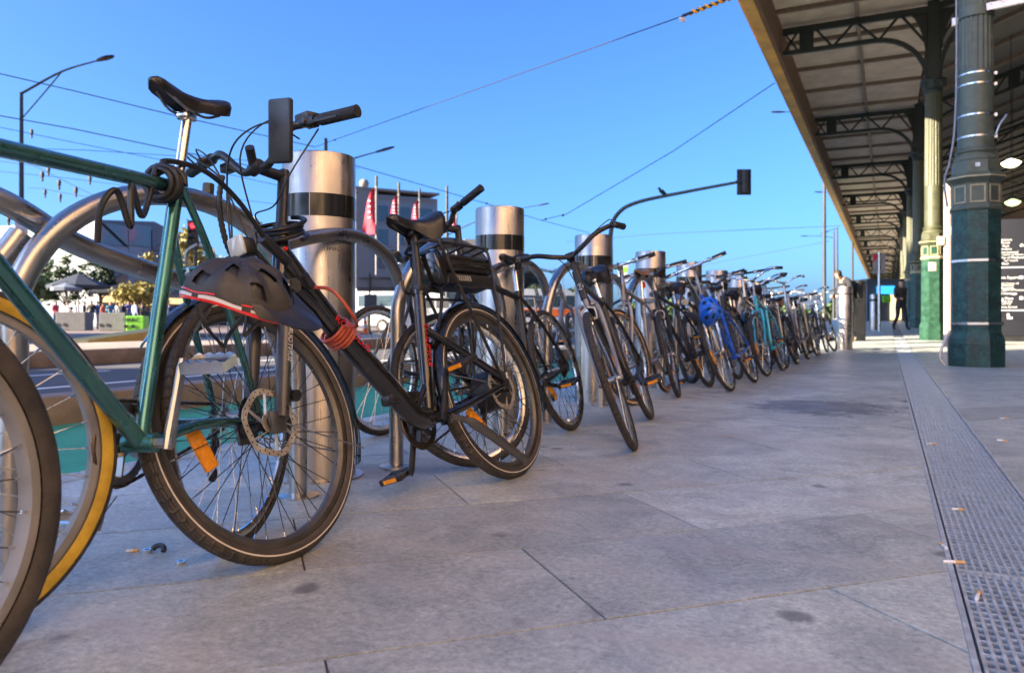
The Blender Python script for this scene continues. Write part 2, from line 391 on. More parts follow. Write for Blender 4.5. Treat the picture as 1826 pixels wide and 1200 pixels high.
MT['grey_fork'] = mat('grey_fork_leg', (.10, .10, .105), .36, .5, var=.15, scale=10, dust=.1)
MT['leather'] = mat('black_saddle_cover', (.016, .015, .016), .34, var=.3, scale=20, bump=.05, bscale=200)
MT['tan_leather'] = mat('tan_saddle_cover', (.26, .16, .10), .5, var=.3, scale=20)
MT['grip'] = mat('grip_rubber', (.014, .014, .015), .6, bump=.6, bscale=260)
MT['cable'] = mat('black_cable', (.012, .012, .013), .4)
MT['cable_grey'] = mat('grey_cable', (.42, .42, .42), .4)
MT['chain'] = mat('oily_chain', (.10, .075, .055), .42, .9, var=.4, scale=60)
MT['rotor'] = mat('brake_rotor', (.74, .67, .58), .42, .8, var=.2, scale=30)
MT['amber'] = mat('amber_reflector', (.9, .33, .005), .25, var=.12, scale=60, coat=.5, bump=.3, bscale=300)
MT['red_lens'] = mat('red_lens', (.7, .02, .02), .25)
MT['clear_lens'] = mat('clear_lens', (.62, .66, .60), .15, coat=.5)
MT['teal'] = mat('teal_frame_paint', (.055, .20, .185), .24, .75, var=.2, scale=6, coat=.7, dust=.06)
MT['blue'] = mat('blue_frame_paint', (.01, .10, .55), .25, .2, var=.15, coat=.6)
MT['turq'] = mat('turquoise_frame_paint', (.02, .42, .55), .3, .1, coat=.5)
MT['navy'] = mat('navy_frame_paint', (.015, .03, .09), .3, .2, coat=.5)
MT['maroon'] = mat('maroon_frame_paint', (.16, .02, .02), .3, .2, coat=.5)
MT['grey_frame'] = mat('grey_frame_paint', (.22, .22, .23), .35, .3, coat=.3)
MT['white_frame'] = mat('white_frame_paint', (.7, .7, .68), .35, coat=.4)
MT['olive'] = mat('olive_frame_paint', (.07, .09, .05), .35, coat=.3)
MT['letter_red'] = mat('red_decal', (.75, .02, .02), .35)
MT['letter_white'] = mat('white_decal', (.75, .75, .75), .4)
MT['red_cable'] = mat('red_lock_cable', (.42, .07, .03), .35, coat=.4)
MT['letter_grey'] = mat('grey_decal', (.34, .34, .35), .4)
MT['tyre_std'] = rubber('tyre_black')
MT['tyre_refl'] = rubber('tyre_reflective_line', stripe=(.62, .58, .55), stripe_at=(.17, .205), base=(.03, .028, .027), rows=70)
MT['tyre_yellow'] = rubber('tyre_yellow_wall', wall=(.60, .38, .03), wallband=(.03, .25), tread=.5)
MT['tyre_tan'] = rubber('tyre_tan_wall', wall=(.55, .36, .22), wallband=(.05, .30))
MT['tyre_knob'] = rubber('tyre_knobbly', wall=(.60, .42, .26), wallband=(.02, .16), rows=60)
# ------------------------------------------------------------------ ground, road, pavement
def sheet(name, x0, x1, y0, y1, z, m, kind='structure', parent=None):
    mb = MB(); mb.add([(x0, y0, z), (x1, y0, z), (x1, y1, z), (x0, y1, z)], [(0, 1, 2, 3)])
    o = mb.build(name, m, parent, smooth=False)
    if kind and parent is None: o['kind'] = kind
    return o
MT['ground'] = mat('city_ground', (.16, .155, .15), .9, var=.25, scale=.5, space='Object')
MT['plaza'] = mat('plaza_stone', (.17, .125, .11), .8, var=.3, scale=1.2, space='Object')
sheet('ground', -1500, 1500, -1500, 1500, -.10, MT['ground'])
KX = -2.92
road = MB(); road.add([(-60, -60, -.03), (-4.62, -60, -.03), (-4.62, 160, -.03), (-60, 160, -.03)], [(0, 1, 2, 3)])
tag(road.build('road', MT['asphalt'], smooth=False), kind='structure')
lane = MB(); lane.add([(-4.40, -40, -.012), (KX, -40, -.012), (KX, 90, -.012), (-4.40, 90, -.012)], [(0, 1, 2, 3)])
tag(lane.build('bike_lane', MT['green_lane'], smooth=False), kind='structure')
kerb = thing('kerb', None, None); kerb['kind'] = 'structure'
y = -6.0; k = 0
while y < 26:
    MB().bbox((-4.51, y + .6, .035), (.22, 1.19, .25), .018).build('kerb_stone', MT['kerb'], kerb); y += 1.2
MB().box((-4.51, 58, .03), (.22, 64, .24)).build('kerb_run', MT['kerb'], kerb)
for i, X in enumerate((-5.5, -7.1)):
    sheet('road_marking', X, X + .12, -20, 100, -.026, MT['white_paint'])
for y in range(-6, 70, 5):
    sheet('road_marking', -8.8, -8.68, y, y + 2.4, -.026, MT['white_paint'])
# tram platform in the middle of the street
plat = thing('tram_platform', None, None); plat['kind'] = 'structure'
MB().box((-12.1, 31, .07), (3.4, 90, .2)).build('platform_slab', MT['concrete'], plat)
y = -14.0
while y < 40:
    MB().bbox((-10.28, y + .75, .075), (.24, 1.485, .23), .02).build('kerb_stone', MT['kerb'], plat); y += 1.5
MB().box((-10.28, 58, .07), (.24, 36, .22)).build('kerb_run', MT['kerb'], plat)
for X in (-15.2, -16.65, -18.6, -20.05):
    sheet('tram_rail', X - .035, X + .035, -30, 140, -.022, MT['grate'])
sheet('road_marking', -21.4, -21.25, -30, 100, -.026, MT['white_paint'])
sheet('plaza', -160, -23.0, -60, 160, .03, MT['plaza'])
MB().box((-22.9, 40, .0), (.3, 150, .12)).build('plaza_kerb', MT['concrete'])['kind'] = 'structure'

# paved footpath: diagonal running bond of bluestone slabs
DX0, DX1 = .14, .42                                         # the drain
pave = thing('pavement', None, None); pave['kind'] = 'structure'
def strip(name, x0, x1, ya, yb, step, z, m, parent=None):
    mb = MB(); ys = [ya]
    while ys[-1] < yb - 1e-6: ys.append(min(yb, ys[-1] + step))
    vs_ = []
    for y in ys: vs_ += [(x0, y, gz(y) + z), (x1, y, gz(y) + z)]
    mb.add(vs_, [(2 * i, 2 * i + 1, 2 * i + 3, 2 * i + 2) for i in range(len(ys) - 1)])
    return mb.build(name, m, parent)
YT = 11.0
strip('bed', KX, DX0, -30, YT, 10, -.005, MT['mortar'], pave); strip('bed', DX1, 40, -30, YT, 10, -.005, MT['mortar'], pave)
strip('far_paving', KX, DX0, YT, 250, 1, 0, MT['pave_far'], pave); strip('far_paving', DX1, 40, YT, 250, 1, 0, MT['pave_far'], pave)
# edge of the footpath towards the bike lane
y = -4.0
while y < 24:
    MB().bbox((KX + .076, y + .75, -.055), (.149, 1.494, .115), .006).build('edge_stone', MT['pave'], pave); y += 1.5
def clip(poly, ax, val, keep_ge):
    out = []
    for i in range(len(poly)):
        a, b = poly[i], poly[(i + 1) % len(poly)]
        ia = (a[ax] >= val) == keep_ge or a[ax] == val; ib = (b[ax] >= val) == keep_ge or b[ax] == val
        if ia: out.append(a)
        if ia != ib:
            t = (val - a[ax]) / (b[ax] - a[ax]); out.append((a[0] + (b[0] - a[0]) * t, a[1] + (b[1] - a[1]) * t))
    return out
def slab(poly, z):
    n = len(poly); cx = sum(p[0] for p in poly) / n; cy = sum(p[1] for p in poly) / n
    ins = [(p[0] + (cx - p[0]) * .006, p[1] + (cy - p[1]) * .006) for p in poly]
    mb = MB(); mb.add([(x, y, z - .05) for x, y in poly] + [(x, y, z - .0006) for x, y in poly] + [(x, y, z) for x, y in ins],
                      [tuple(range(2 * n, 3 * n))] + [(i, (i + 1) % n, n + (i + 1) % n, n + i) for i in range(n)] + [(n + i, n + (i + 1) % n, 2 * n + (i + 1) % n, 2 * n + i) for i in range(n)])
    return mb.build('paving_slab', MT['pave'], pave, smooth=False)
s2 = math.sqrt(.5); g = .0028; TL, TH = 1.12, .515
rs = random.Random(3)
for row in range(-8, 22):
    v0 = 1.42 + row * TH; off = .69 if row % 2 == 0 else 1.25
    for c in range(-12, 16):
        u0 = off + c * TL
        quad = [(u0 + g, v0 + g), (u0 + TL - g, v0 + g), (u0 + TL - g, v0 + TH - g), (u0 + g, v0 + TH - g)]
        xy = [((u - v) * s2, (u + v) * s2) for u, v in quad]
        cx = sum(p[0] for p in xy) / 4; cy = sum(p[1] for p in xy) / 4
        if cx < -3.4 or cx > 3.6 or cy < -.6 or cy > YT + .5: continue
        dd = Vector((cx, cy, 0)).dot(FWD); ll = Vector((cx, cy, 0)).dot(RGT)
        if dd < -.2 or abs(ll) > .75 * dd + 1.3: continue
        for lo, hi in ((KX + .155, DX0 - .006), (DX1 + .006, 40)):
            q = clip(clip(clip(xy, 0, lo, True), 0, hi, False), 1, YT, False)
            if len(q) < 3: continue
            ar = abs(sum(q[i][0] * q[(i + 1) % len(q)][1] - q[(i + 1) % len(q)][0] * q[i][1] for i in range(len(q)))) / 2
            if ar > .004: slab(q, rs.uniform(-.0012, .0012))
# slot drain with bar gratings
drain = thing('drain', None, None); drain['kind'] = 'structure'
strip('pit', DX0, DX1, -3, 90, 1, -.045, MT['pit'], drain)
for X in (DX0, DX1):
    mb = MB(); ys = [-3 + i for i in range(94)]
    for a, b in zip(ys, ys[1:]): mb.beam((X, a, gz(a) - .02), (X, b, gz(b) - .02), .012, .044)
    mb.build('edge_angle', MT['grate'], drain)
NB = 15; pitch = (DX1 - DX0 - .03) / (NB - 1)
bar_mesh = MB().box((0, .495, -.0125), (.0068, .99, .025)).mesh('bar', MT['grate'], smooth=False)
rods = MB()
for i in range(30): rods.box((.125, .015 + i * .0331, -.008), (.25, .0075, .012))
rods.box((.125, .0, -.012), (.25, .006, .024)); rods.box((.125, .99, -.012), (.25, .006, .024))
rods_mesh = rods.mesh('cross_rods', MT['grate'], smooth=False)
for i in range(-1, 22):
    y0 = 2.16 + i - .995
    gr = link('grate', rods_mesh, drain); gr.location = (DX0 + .015, y0, gz(y0) + .001)
    gr.rotation_euler = (math.atan(gz(y0 + 1) - gz(y0)), 0, 0)
    if i < 10:
        for k in range(NB):
            b = link('bar', bar_mesh, gr); b.location = (k * pitch, 0, 0)
    else:
        mb = MB()
        for k in range(NB): mb.box((k * pitch, .495, -.0125), (.0068, .99, .025))
        o = mb.build('bars', MT['grate'], gr, smooth=False); o['kind'] = 'stuff'
# frame of far grates
strip('far_grate', DX0 + .01, DX1 - .01, 23.2, 60, 1, -.003, mat('far_grating', (.22, .24, .26), .5, .5), drain)

# litter on the slabs
MT['butt_paper'] = mat('butt_paper', (.8, .78, .74), .8); MT['butt_filter'] = mat('butt_filter', (.72, .42, .16), .8)
def butt(px, py, rz, label, L=.05):
    p = G(px, py); t = thing('cigarette_butt', label, 'cigarette butt', (p.x, p.y, .005), rz, 'cigarette butts by the drain')
    MB().tube([(0, 0, 0), (L * .55, 0, 0)], .0042, 8).build('paper', MT['butt_paper'], t)
    MB().tube([(L * .55, 0, 0), (L, 0, 0)], .0044, 8).build('filter', MT['butt_filter'], t)
butt(1682, 1004, .3, 'white cigarette butt lying on slab just beside the drain edge')
butt(1688, 980, 1.9, 'orange and white cigarette butt at the edge of the grating', .04)
butt(1742, 1071, 1.4, 'cigarette butt lying on the nearest drain grating')
butt(1697, 910, .2, 'short cigarette butt on the second nearest grating', .035)
butt(1652, 793, .5, 'cigarette butt on grating near the damp patch')
butt(1783, 747, .4, 'cigarette butt on the slabs before the nearest iron column')
butt(1778, 786, -.2, 'pale cigarette butt on slabs right of the drain', .045)
butt(225, 985, .6, 'pale scrap of cigarette on slab under the green bicycle', .03)
MT['scrap_black'] = mat('scrap_plastic', (.02, .018, .018), .4)
p = G(282, 985)
o = MB().tube(spline([(-.02, 0, .005), (-.014, .004, .012), (0, .008, .015), (.016, .004, .012), (.022, -.002, .005)], 5), .007, 8).build('clip', MT['scrap_black']); o.location = (p.x, p.y, .002)
tag(o, 'broken curved black plastic clip lying on the slab', 'plastic clip')
for px, py, lab in ((262, 985, 'flat metal nut beside the broken plastic clip'), (322, 1006, 'bright metal nut lying alone in front of the e-bike wheel')):
    p = G(px, py); mb = MB()
    mb.lathe([(.006, 0), (.0125, 0), (.0125, .008), (.006, .008), (.006, 0)], 6, caps=False)
    o = mb.build('nut', MT['silver']); o.location = (p.x, p.y, .001); tag(o, lab, 'nut')

# ------------------------------------------------------------------ station canopy and columns
MT['col_green'] = two_tone('column_green_paint', (.008, .032, .026), (.02, .085, .065), 9, .40, .66, rough=.5, bump=.35, bscale=30, dust=.55)
MT['col_green_sun'] = two_tone('column_green_sunlit', (.005, .036, .018), (.010, .06, .03), 7, .4, .6, rough=.4, bump=.2, bscale=40, dust=.15)  # pedestal green toned apart for the one column standing in sunlight
MT['col_sage'] = two_tone('column_sage_paint', (.07, .085, .06), (.125, .14, .095), 8, .35, .7, rough=.5, bump=.15, bscale=40, dust=.2)
MT['col_sage_sun'] = two_tone('column_sage_sunlit', (.045, .05, .024), (.08, .082, .04), 8, .35, .7, rough=.5, bump=.15, bscale=40, dust=.25)  # sage shaft paint retoned for the sunlit column, sunlight's yellow mixed in
MT['col_dark'] = mat('iron_dark_green', (.012, .022, .022), .5, var=.2)
MT['cream_trim'] = mat('cream_trim', (.42, .35, .20), .5, var=.25)
MT['strap'] = mat('steel_strap', (.6, .6, .58), .3, 1.0)
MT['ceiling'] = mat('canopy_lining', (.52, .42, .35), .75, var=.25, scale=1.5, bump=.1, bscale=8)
nt_ = MT['ceiling'].node_tree; wv_ = node(nt_, 'ShaderNodeTexWave', Scale=2.6, bands_direction='Y', wave_profile='SAW'); wv_.inputs['Distortion'].default_value = .3
nt_.links.new([n for n in nt_.nodes if n.type == 'TEX_COORD'][0].outputs['Object'], wv_.inputs['Vector'])
bp_ = [n for n in nt_.nodes if n.type == 'BUMP'][0]; bp_.inputs['Strength'].default_value = .6; bp_.inputs['Distance'].default_value = .03; nt_.links.new(wv_.outputs['Fac'], bp_.inputs['Height'])
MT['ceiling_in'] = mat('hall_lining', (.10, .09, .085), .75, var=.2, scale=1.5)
MT['purlin'] = mat('canopy_purlin', (.20, .15, .12), .7)
MT['fascia_in'] = mat('fascia_inner', (.15, .09, .06), .7, var=.3, scale=2)
MT['fascia'] = mat('fascia_ochre', (.62, .34, .09), .6, var=.35, scale=1.5)
MT['gutter_rot'] = mat('rusted_gutter', (.10, .05, .03), .8, var=.5, scale=4)
CXc, CY0, CSP = 1.04, 11.75, 10.3
def column(i, label):
    Y = CY0 + i * CSP; t = thing('iron_column', label, 'column', (CXc, Y, gz(Y)), 0, 'iron columns of the station canopy')
    low = MT['col_green'] if i != 1 else MT['col_green_sun']; ph = R(22.5); sage = MT['col_sage'] if i == 0 else MT['col_sage_sun']
    k = 1 / math.cos(ph)
    oct_ = lambda prof, m, nm: MB().lathe([(r * k, z) for r, z in prof], 8, phase=ph).build(nm, m, t, smooth=False)
    oct_([(.315, 0), (.318, .30), (.312, .36), (.284, .43), (.28, .46)], low, 'plinth')
    oct_([(.277, .46), (.272, 2.02)], low, 'pedestal')
    oct_([(.272, 2.02), (.292, 2.035), (.296, 2.06), (.282, 2.09), (.27, 2.10)], MT['cream_trim'] if i else sage, 'lower_moulding')
    oct_([(.27, 2.10), (.27, 2.37)], low if i == 1 else sage, 'panel_drum')
    for j in range(8):
        a = j * math.pi / 4; M = Matrix.Rotation(a, 4, 'Z') @ Matrix.Translation((.2715, 0, 2.235))
        mb = MB(); w, h = .078, .105
        mb.box((0, w, 0), (.014, .016, 2 * h + .016)); mb.box((0, -w, 0), (.014, .016, 2 * h + .016)); mb.box((0, 0, h), (.014, 2 * w - .016, .016)); mb.box((0, 0, -h), (.014, 2 * w - .016, .016))
        mb.build('panel_frame', MT['cream_trim'], t, M, smooth=False)
    oct_([(.27, 2.37), (.30, 2.41), (.326, 2.44), (.326, 2.465), (.29, 2.50), (.272, 2.52)], sage, 'cornice')
    oct_([(.329, 2.443), (.329, 2.462)], MT['cream_trim'], 'cornice_edge')
    oct_([(.272, 2.52), (.268, 2.66), (.25, 2.68)], sage, 'upper_drum')
    MB().lathe([(.25, 2.67), (.262, 2.69), (.255, 2.72), (.225, 2.75), (.228, 2.775), (.246, 2.79), (.246, 2.81), (.225, 2.83), (.214, 2.85)], 32).build('neck_moulding', sage, t)
    MB().lathe([(.210, 2.84), (.206, 3.86)], 32, phase=.05).build('shaft', sage, t)
    mb = MB(); n = 20; vs_ = []; fs = []
    zs = [3.86, 3.9, 6.15, 6.19]
    for zi, z in enumerate(zs):
        for q in range(n * 4):
            a = 2 * math.pi * q / (n * 4); dip = .016 if (q % 4 in (1, 2) and 0 < zi < 3) else 0
            r = .206 - .016 * (z - 3.86) / 2.3 - dip; vs_.append((r * math.cos(a), r * math.sin(a), z))
    for zi in range(3):
        for q in range(n * 4):
            l = (q + 1) % (n * 4); fs.append((zi * n * 4 + q, zi * n * 4 + l, (zi + 1) * n * 4 + l, (zi + 1) * n * 4 + q))
    mb.add(vs_, fs); mb.build('fluted_shaft', sage, t, angle=25)
    MB().lathe([(.19, 6.19), (.215, 6.23), (.215, 6.27), (.20, 6.30), (.26, 6.42), (.30, 6.47), (.30, 6.53), (.2, 6.56)], 16).build('capital', MT['col_dark'], t)
    mb = MB()
    for j in range(8):
        a = j * math.pi / 4; mb.ball((.245 * math.cos(a), .245 * math.sin(a), 6.42), (.05, .05, .07), 8, 6)
    mb.build('capital_leaves', MT['col_dark'], t)
    MB().box((0, 0, 7.55), (.26, .26, 2.0)).build('post', MT['col_dark'], t)
    return t
cols = [column(0, 'nearest iron column, dark green octagonal pedestal with steel straps'),
        column(1, 'bright green octagonal column lit by the sun, second in the row'),
        column(2, 'third iron column, dull green, behind the walking person'),
        column(3, 'fourth iron column deep under the canopy'), column(4, 'fifth iron column deep under the canopy'), column(5, 'farthest iron column visible under the canopy')]
t = cols[0]                                                      # straps, cable and sticker of the nearest column
for z, r in ((2.98, .2125), (3.26, .2115), (3.66, .2105), (3.80, .2105)):
    MB().lathe([(r - .004, z), (r, z), (r, z + .022), (r - .004, z + .022)], 32, caps=False).build('strap', MT['strap'], t)
    MB().box((r + .012, -.03, z + .011), (.03, .03, .035)).build('strap_buckle', MT['strap'], t)
for z in (.545, 1.36):
    k8 = 1 / math.cos(R(22.5)); r = .2785 - .005 * (z - .46) / 1.5
    MB().lathe([((r - .003) * k8, z), ((r + .004) * k8, z), ((r + .004) * k8, z + .03), ((r - .003) * k8, z + .03)], 8, phase=R(22.5), caps=False).build('strap', MT['strap'], t, smooth=False)
    MB().box((.29, -.06, z + .012), (.035, .05, .05)).build('strap_buckle', MT['black'], t)
MB().tube(spline([(-.235, -.05, 6.0), (-.22, -.06, 4.2), (-.24, -.07, 3.2), (-.30, -.08, 2.7), (-.36, -.07, 2.45), (-.33, -.07, 2.1)], 6), .014, 8).build('conduit', MT['grey_frame'], t)
MB().tube(spline([(-.30, -.1, .46), (-.345, -.12, .38), (-.42, -.16, .12), (-.36, -.18, .01)], 6), .017, 8).build('conduit', MT['alloy'], t)
MB().box((.0, -.2745, 2.60), (.055, .004, .05)).build('sticker', MT['white_paint'], t)
MB().tube(spline([(.22, -.08, 3.0), (.26, -.08, 3.12), (.34, -.06, 3.25)], 5), .014, 8).build('cable_end', MT['alloy'], t)
mb = MB(); mb.beam((.1, -.2, 4.62), (2.4, -.2, 4.78), .05, .09); mb.build('bracket_arm', MT['strap'], t)
MB().lathe([(.208, 4.55), (.214, 4.55), (.214, 4.68), (.208, 4.68)], 32, caps=False).build('bracket_collar', MT['col_sage'], t)
MB().box((-.24, -.03, 4.55), (.07, .06, .09)).build('bracket_clamp', MT['strap'], t)

canopy = thing('station_canopy', 'dark station canopy with brown lining and ochre gutter edge over the footpath', 'canopy', (0, 0, 0))
YA, YB = 10.6, 240.0; ZC = 8.62
def slope(Y): return 0.0
# lining panels between purlins: flat over the footpath, pitched inside
pw = CSP / 4
mbp = None
y = YA
XF, XI, ZI = -2.60, 12.0, 12.6
idx = 0
while y < YB:
    y1 = min(YB, y + (pw if y < 70 else pw * 4)); z0 = slope(y)
    for xa, xb in ((XF, -.72), (-.70, 1.0)):
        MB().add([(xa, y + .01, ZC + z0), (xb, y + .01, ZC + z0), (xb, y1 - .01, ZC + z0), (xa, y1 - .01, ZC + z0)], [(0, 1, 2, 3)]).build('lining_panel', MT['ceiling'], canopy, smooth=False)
    for ka in range(3):
        a = ka / 3; b = (ka + 1) / 3; xa = 1.05 + (XI - 1.05) * a; xb = 1.05 + (XI - 1.05) * b - .02
        za = ZC + (ZI - ZC) * a; zb = ZC + (ZI - ZC) * b
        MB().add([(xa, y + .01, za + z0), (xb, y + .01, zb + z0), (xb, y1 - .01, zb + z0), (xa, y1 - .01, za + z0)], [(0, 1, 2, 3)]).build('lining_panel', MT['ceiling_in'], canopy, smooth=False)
    mb = MB(); mb.beam((XF, y, ZC - .06 + z0), (1.0, y, ZC - .06 + z0), .1, .11); mb.beam((1.05, y, ZC - .07 + z0), (XI, y, ZI - .07 + z0), .1, .12)
    mb.build('purlin', MT['purlin'], canopy, smooth=False)
    idx += 1; y = y1
mb = MB(); mb.beam((-.71, YA, ZC - .05), (-.71, 17, ZC - .05), .09, .09); mb.beam((-.71, 17, ZC - .05), (-.71, YB, ZC - .05), .09, .09); mb.build('runner', MT['purlin'], canopy, smooth=False)
def long(name, x0, x1, z0, z1, m):
    mb = MB(); prev = YA
    for yb in (17, 40, YB):
        a, b = 0, 0
        mb.add([(x0, prev, z0 + a), (x1, prev, z0 + a), (x1, prev, z1 + a), (x0, prev, z1 + a), (x0, yb, z0 + b), (x1, yb, z0 + b), (x1, yb, z1 + b), (x0, yb, z1 + b)],
               [(0, 1, 5, 4), (1, 2, 6, 5), (2, 3, 7, 6), (3, 0, 4, 7), (0, 3, 2, 1), (4, 5, 6, 7)]); prev = yb
    return mb.build(name, m, canopy, smooth=False)
long('fascia_board', -2.68, -2.60, 7.74, 8.75, MT['fascia_in'])
long('gutter', -2.94, -2.685, 7.70, 7.80, MT['fascia'])
long('gutter_lip', -3.03, -2.945, 7.78, 8.02, MT['fascia'])
long('roof_edge', -3.0, -2.69, 8.03, 8.76, MT['gutter_rot'])
long('roof_sheet', -3.05, 1.0, 8.78, 8.84, MT['gutter_rot'])
mb = MB(); mb.add([(1.0, YA, ZC + .2), (XI + .2, YA, ZI + .2), (XI + .2, YB, ZI + .2 ), (1.0, YB, ZC + .2 )], [(0, 1, 2, 3)])
mb.add([(XI, YA, ZI + .3), (XI * 2, YA, ZC), (XI * 2, YB, ZC ), (XI, YB, ZI + .3 )], [(0, 1, 2, 3)])
mb.build('roof_sheet', MT['gutter_rot'], canopy, smooth=False)
MB().box((23.5, 120, 4.5), (.4, 236, 9)).build('back_wall', mat('concourse_wall', (.10, .09, .08), .8), canopy)
for i in range(16):                                             # brackets, one pair per column
    Y = CY0 + i * CSP; z0 = 0.0
    for sgn in (-1, 1):
        mb = MB(); xe = 3.60; X = lambda a: CXc + sgn * a
        rise = 0.0 if sgn < 0 else .34
        tz = lambda a: 8.42 + rise * a + z0
        lz = lambda a: (7.84 if sgn < 0 else 7.84 + rise * a) + z0
        mb.beam((X(.1), Y, tz(.1)), (X(xe), Y, tz(xe)), .12, .17)
        # lower chord sweeping down into the column
        pts = [(xe, lz(xe)), (2.2, lz(2.2)), (1.45, lz(1.45))]
        ca = 1.35
        for q in range(0, 9):
            th = q / 8 * math.pi / 2; a = .13 + (ca - .13) * (1 - math.sin(th)); b = 6.62 + z0 + (lz(ca) - 6.62 - z0) * math.cos(th)
            pts.append((a, b))
        for p, q in zip(pts, pts[1:]): mb.beam((X(p[0]), Y, p[1]), (X(q[0]), Y, q[1]), .12, .11)
        # zigzag web
        nodes = [(.13, 'l'), (.75, 't'), (1.25, 'l'), (1.8, 't'), (2.35, 'l'), (2.8, 't')]
        wz = lambda a, w: tz(a) if w == 't' else lz(a)
        for (a, w), (b, v) in zip(nodes[1:], nodes[2:]): mb.beam((X(a), Y, wz(a, w)), (X(b), Y, wz(b, v)), .05, .06)
        mb.beam((X(.13), Y, 7.55 + z0), (X(.75), Y, tz(.75)), .05, .06)
        mb.box((X(3.0), Y, (tz(3) + lz(3)) / 2), (.36, .1, .56))
        mb.beam((X(3.2), Y, tz(3.2)), (X(3.58), Y, lz(3.58)), .05, .05); mb.beam((X(3.2), Y, lz(3.2)), (X(3.58), Y, tz(3.58)), .05, .05)
        # solid spandrel by the column
        sp = [(.13, 6.62 + z0)]
        for q in range(1, 9):
            th = q / 8 * math.pi / 2; sp.append((.13 + (.62 - .13) * (1 - math.cos(th)) , 6.62 + z0 + (8.4 - 6.62) * math.sin(th) ))
        sp.append((.13, 8.4 + z0))
        M = Matrix.Translation((CXc, Y + .03, 0)) @ Matrix(((sgn, 0, 0, 0), (0, 0, -1, 0), (0, 1, 0, 0), (0, 0, 0, 1)))
        mb.prism(sp, .06, M)
        o = mb.build('bracket', MT['col_dark'], canopy, smooth=False)
    mb = MB()                                                    # roof truss of the hall behind
    for p, q in (((4.6, 9.4), (12, 11.8)), ((4.6, 8.9), (12, 11.0))):
        mb.beam((p[0], Y, p[1] + z0), (q[0], Y, q[1] + z0), .1, .12)
    for a in range(8):
        x0 = 4.6 + a * .92; x1 = x0 + .92; f = lambda x, s_: (9.4 if s_ else 8.9) + (x - 4.6) / 7.4 * (2.4 if s_ else 2.1)
        mb.beam((x0, Y, f(x0, a % 2) + z0), (x1, Y, f(x1, 1 - a % 2) + z0), .05, .06)
    mb.build('roof_truss', MT['col_dark'], canopy, smooth=False)

eb = thing('shop_building', 'low dark shop front closing the far end of the canopy', 'building', (5, 104, gz(104)))
MB().box((0, 1, 1.7), (15, 2, 3.4)).build('wall', MT['fascia_in'], eb, smooth=False)
for q in range(6): MB().box((-6.2 + q * 2.5, -.05, 1.3), (1.9, .12, 2.2)).build('shop_window', mat('shop_window_glow', (.5, .42, .3), .5, emit=(1, .75, .45), emit_s=.12) if q in (0, 1, 4) else MT['ceiling_in'], eb, smooth=False)
# concourse lamps
MT['lamp_warm'] = mat('lit_lamp_warm', (.9, .85, .7), .4, emit=(1, .86, .55), emit_s=.9)
MT['lamp_green'] = mat('lit_lamp_greenish', (.8, .9, .5), .4, emit=(.85, 1, .38), emit_s=.45)
for px, py, d, m, lab in ((1803, 291, 24, 'lamp_warm', 'lit warm white pendant lamp, upper one beside the nearest column'), (1806, 361, 30, 'lamp_green', 'lit greenish pendant lamp below the warm white one')):
    p = P(px, py, d); t = thing('pendant_lamp', lab, 'lamp', p, 0, 'lit lamps in the concourse')
    MB().lathe([(.02, .14), (.12, .10), (.27, .02), (.28, 0), (.2, -.09), (.08, -.14), (.01, -.15)], 20).build('diffuser', MT[m], t)
    MB().lathe([(.05, .145), (.13, .12), (.13, .2), (.02, .24)], 16).build('canopy_cap', MT['col_dark'], t)
    MB().tube([(0, 0, .2), (0, 0, 9.6 - p.z)], .012, 6).build('stem', MT['col_dark'], t)

# directory board
p = P(1779, 616, 18.4)
bd = thing('directory_board', 'dark grey wayfinding board with white text behind the nearest column', 'sign', (p.x, p.y, gz(p.y)), R(6))
MT['board'] = mat('board_grey', (.014, .015, .021), .75, spec=.15, var=.12, scale=1.5)
MB().bbox((.75, 0, 1.52), (1.5, .12, 2.78), .012).build('panel', MT['board'], bd)
MB().box((.75, 0, .065), (1.42, .08, .13)).build('base', MT['black'], bd)
TW = MT['letter_white']; bf = -.0625
FM = lambda x, z: Matrix.Translation((x, bf, z)) @ Matrix.Rotation(R(90), 4, 'X')
for x, z, s, tx in ((.14, 2.42, .075, 'stations'), (.12, 2.35, .075, 'Street'), (.13, 2.27, .075, 'Park'), (.12, 2.20, .075, 'Gardens'), (.19, 2.12, .075, 'International'), (.27, 2.06, .06, 'Centre of Visitors'),
                    (.29, 1.99, .08, 'City of Melbourne'), (.2, 1.92, .06, 'Visitor Centre'), (.12, 1.85, .07, 'River'), (.20, 1.52, .09, 'ons Square'), (.19, 1.38, .065, 'Arts Centre of'), (.16, 1.33, .06, 'Melbourne'),
                    (.16, 1.27, .075, 'Australia'), (.26, 1.22, .065, 'Centre of Victoria'), (.18, 1.14, .08, 'al Heritage'), (.14, 1.02, .09, 'ng Mart'), (.15, .95, .065, 'Hall and'), (.14, .90, .065, 'Library'), (.2, .82, .075, 'oria Street')):
    lettering(tx, s, TW, bd, FM(x + .03, z))
for z in (1.76, .74): MB().box((.76, bf, z), (1.4, .004, .022)).build('rule', TW, bd)
for z in (2.36, 2.28, 2.2, 2.08, 1.97, 1.84, 1.52, 1.36, 1.23, 1.11, 1.02, .90, .8): lettering('5 min', .06, TW, bd, FM(.66, z))
MT['icon_blue'] = mat('icon_blue', (.05, .25, .75), .4)
for z in (1.52, 1.03):
    MB().box((.47, bf, z), (.06, .004, .07)).build('icon', TW, bd); MB().box((.545, bf, z), (.06, .004, .07)).build('icon', MT['icon_blue'], bd)
MB().prism([(-.04, -.02), (.04, -.02), (0, .05)], .003, FM(.63, 2.53)).build('icon', TW, bd)
for i, xx in enumerate((.47, .54)): MB().prism([(-.025, -.03), (.02, -.03), (.03, .035), (-.01, .02)], .003, FM(xx, 2.28)).build('icon', TW, bd)
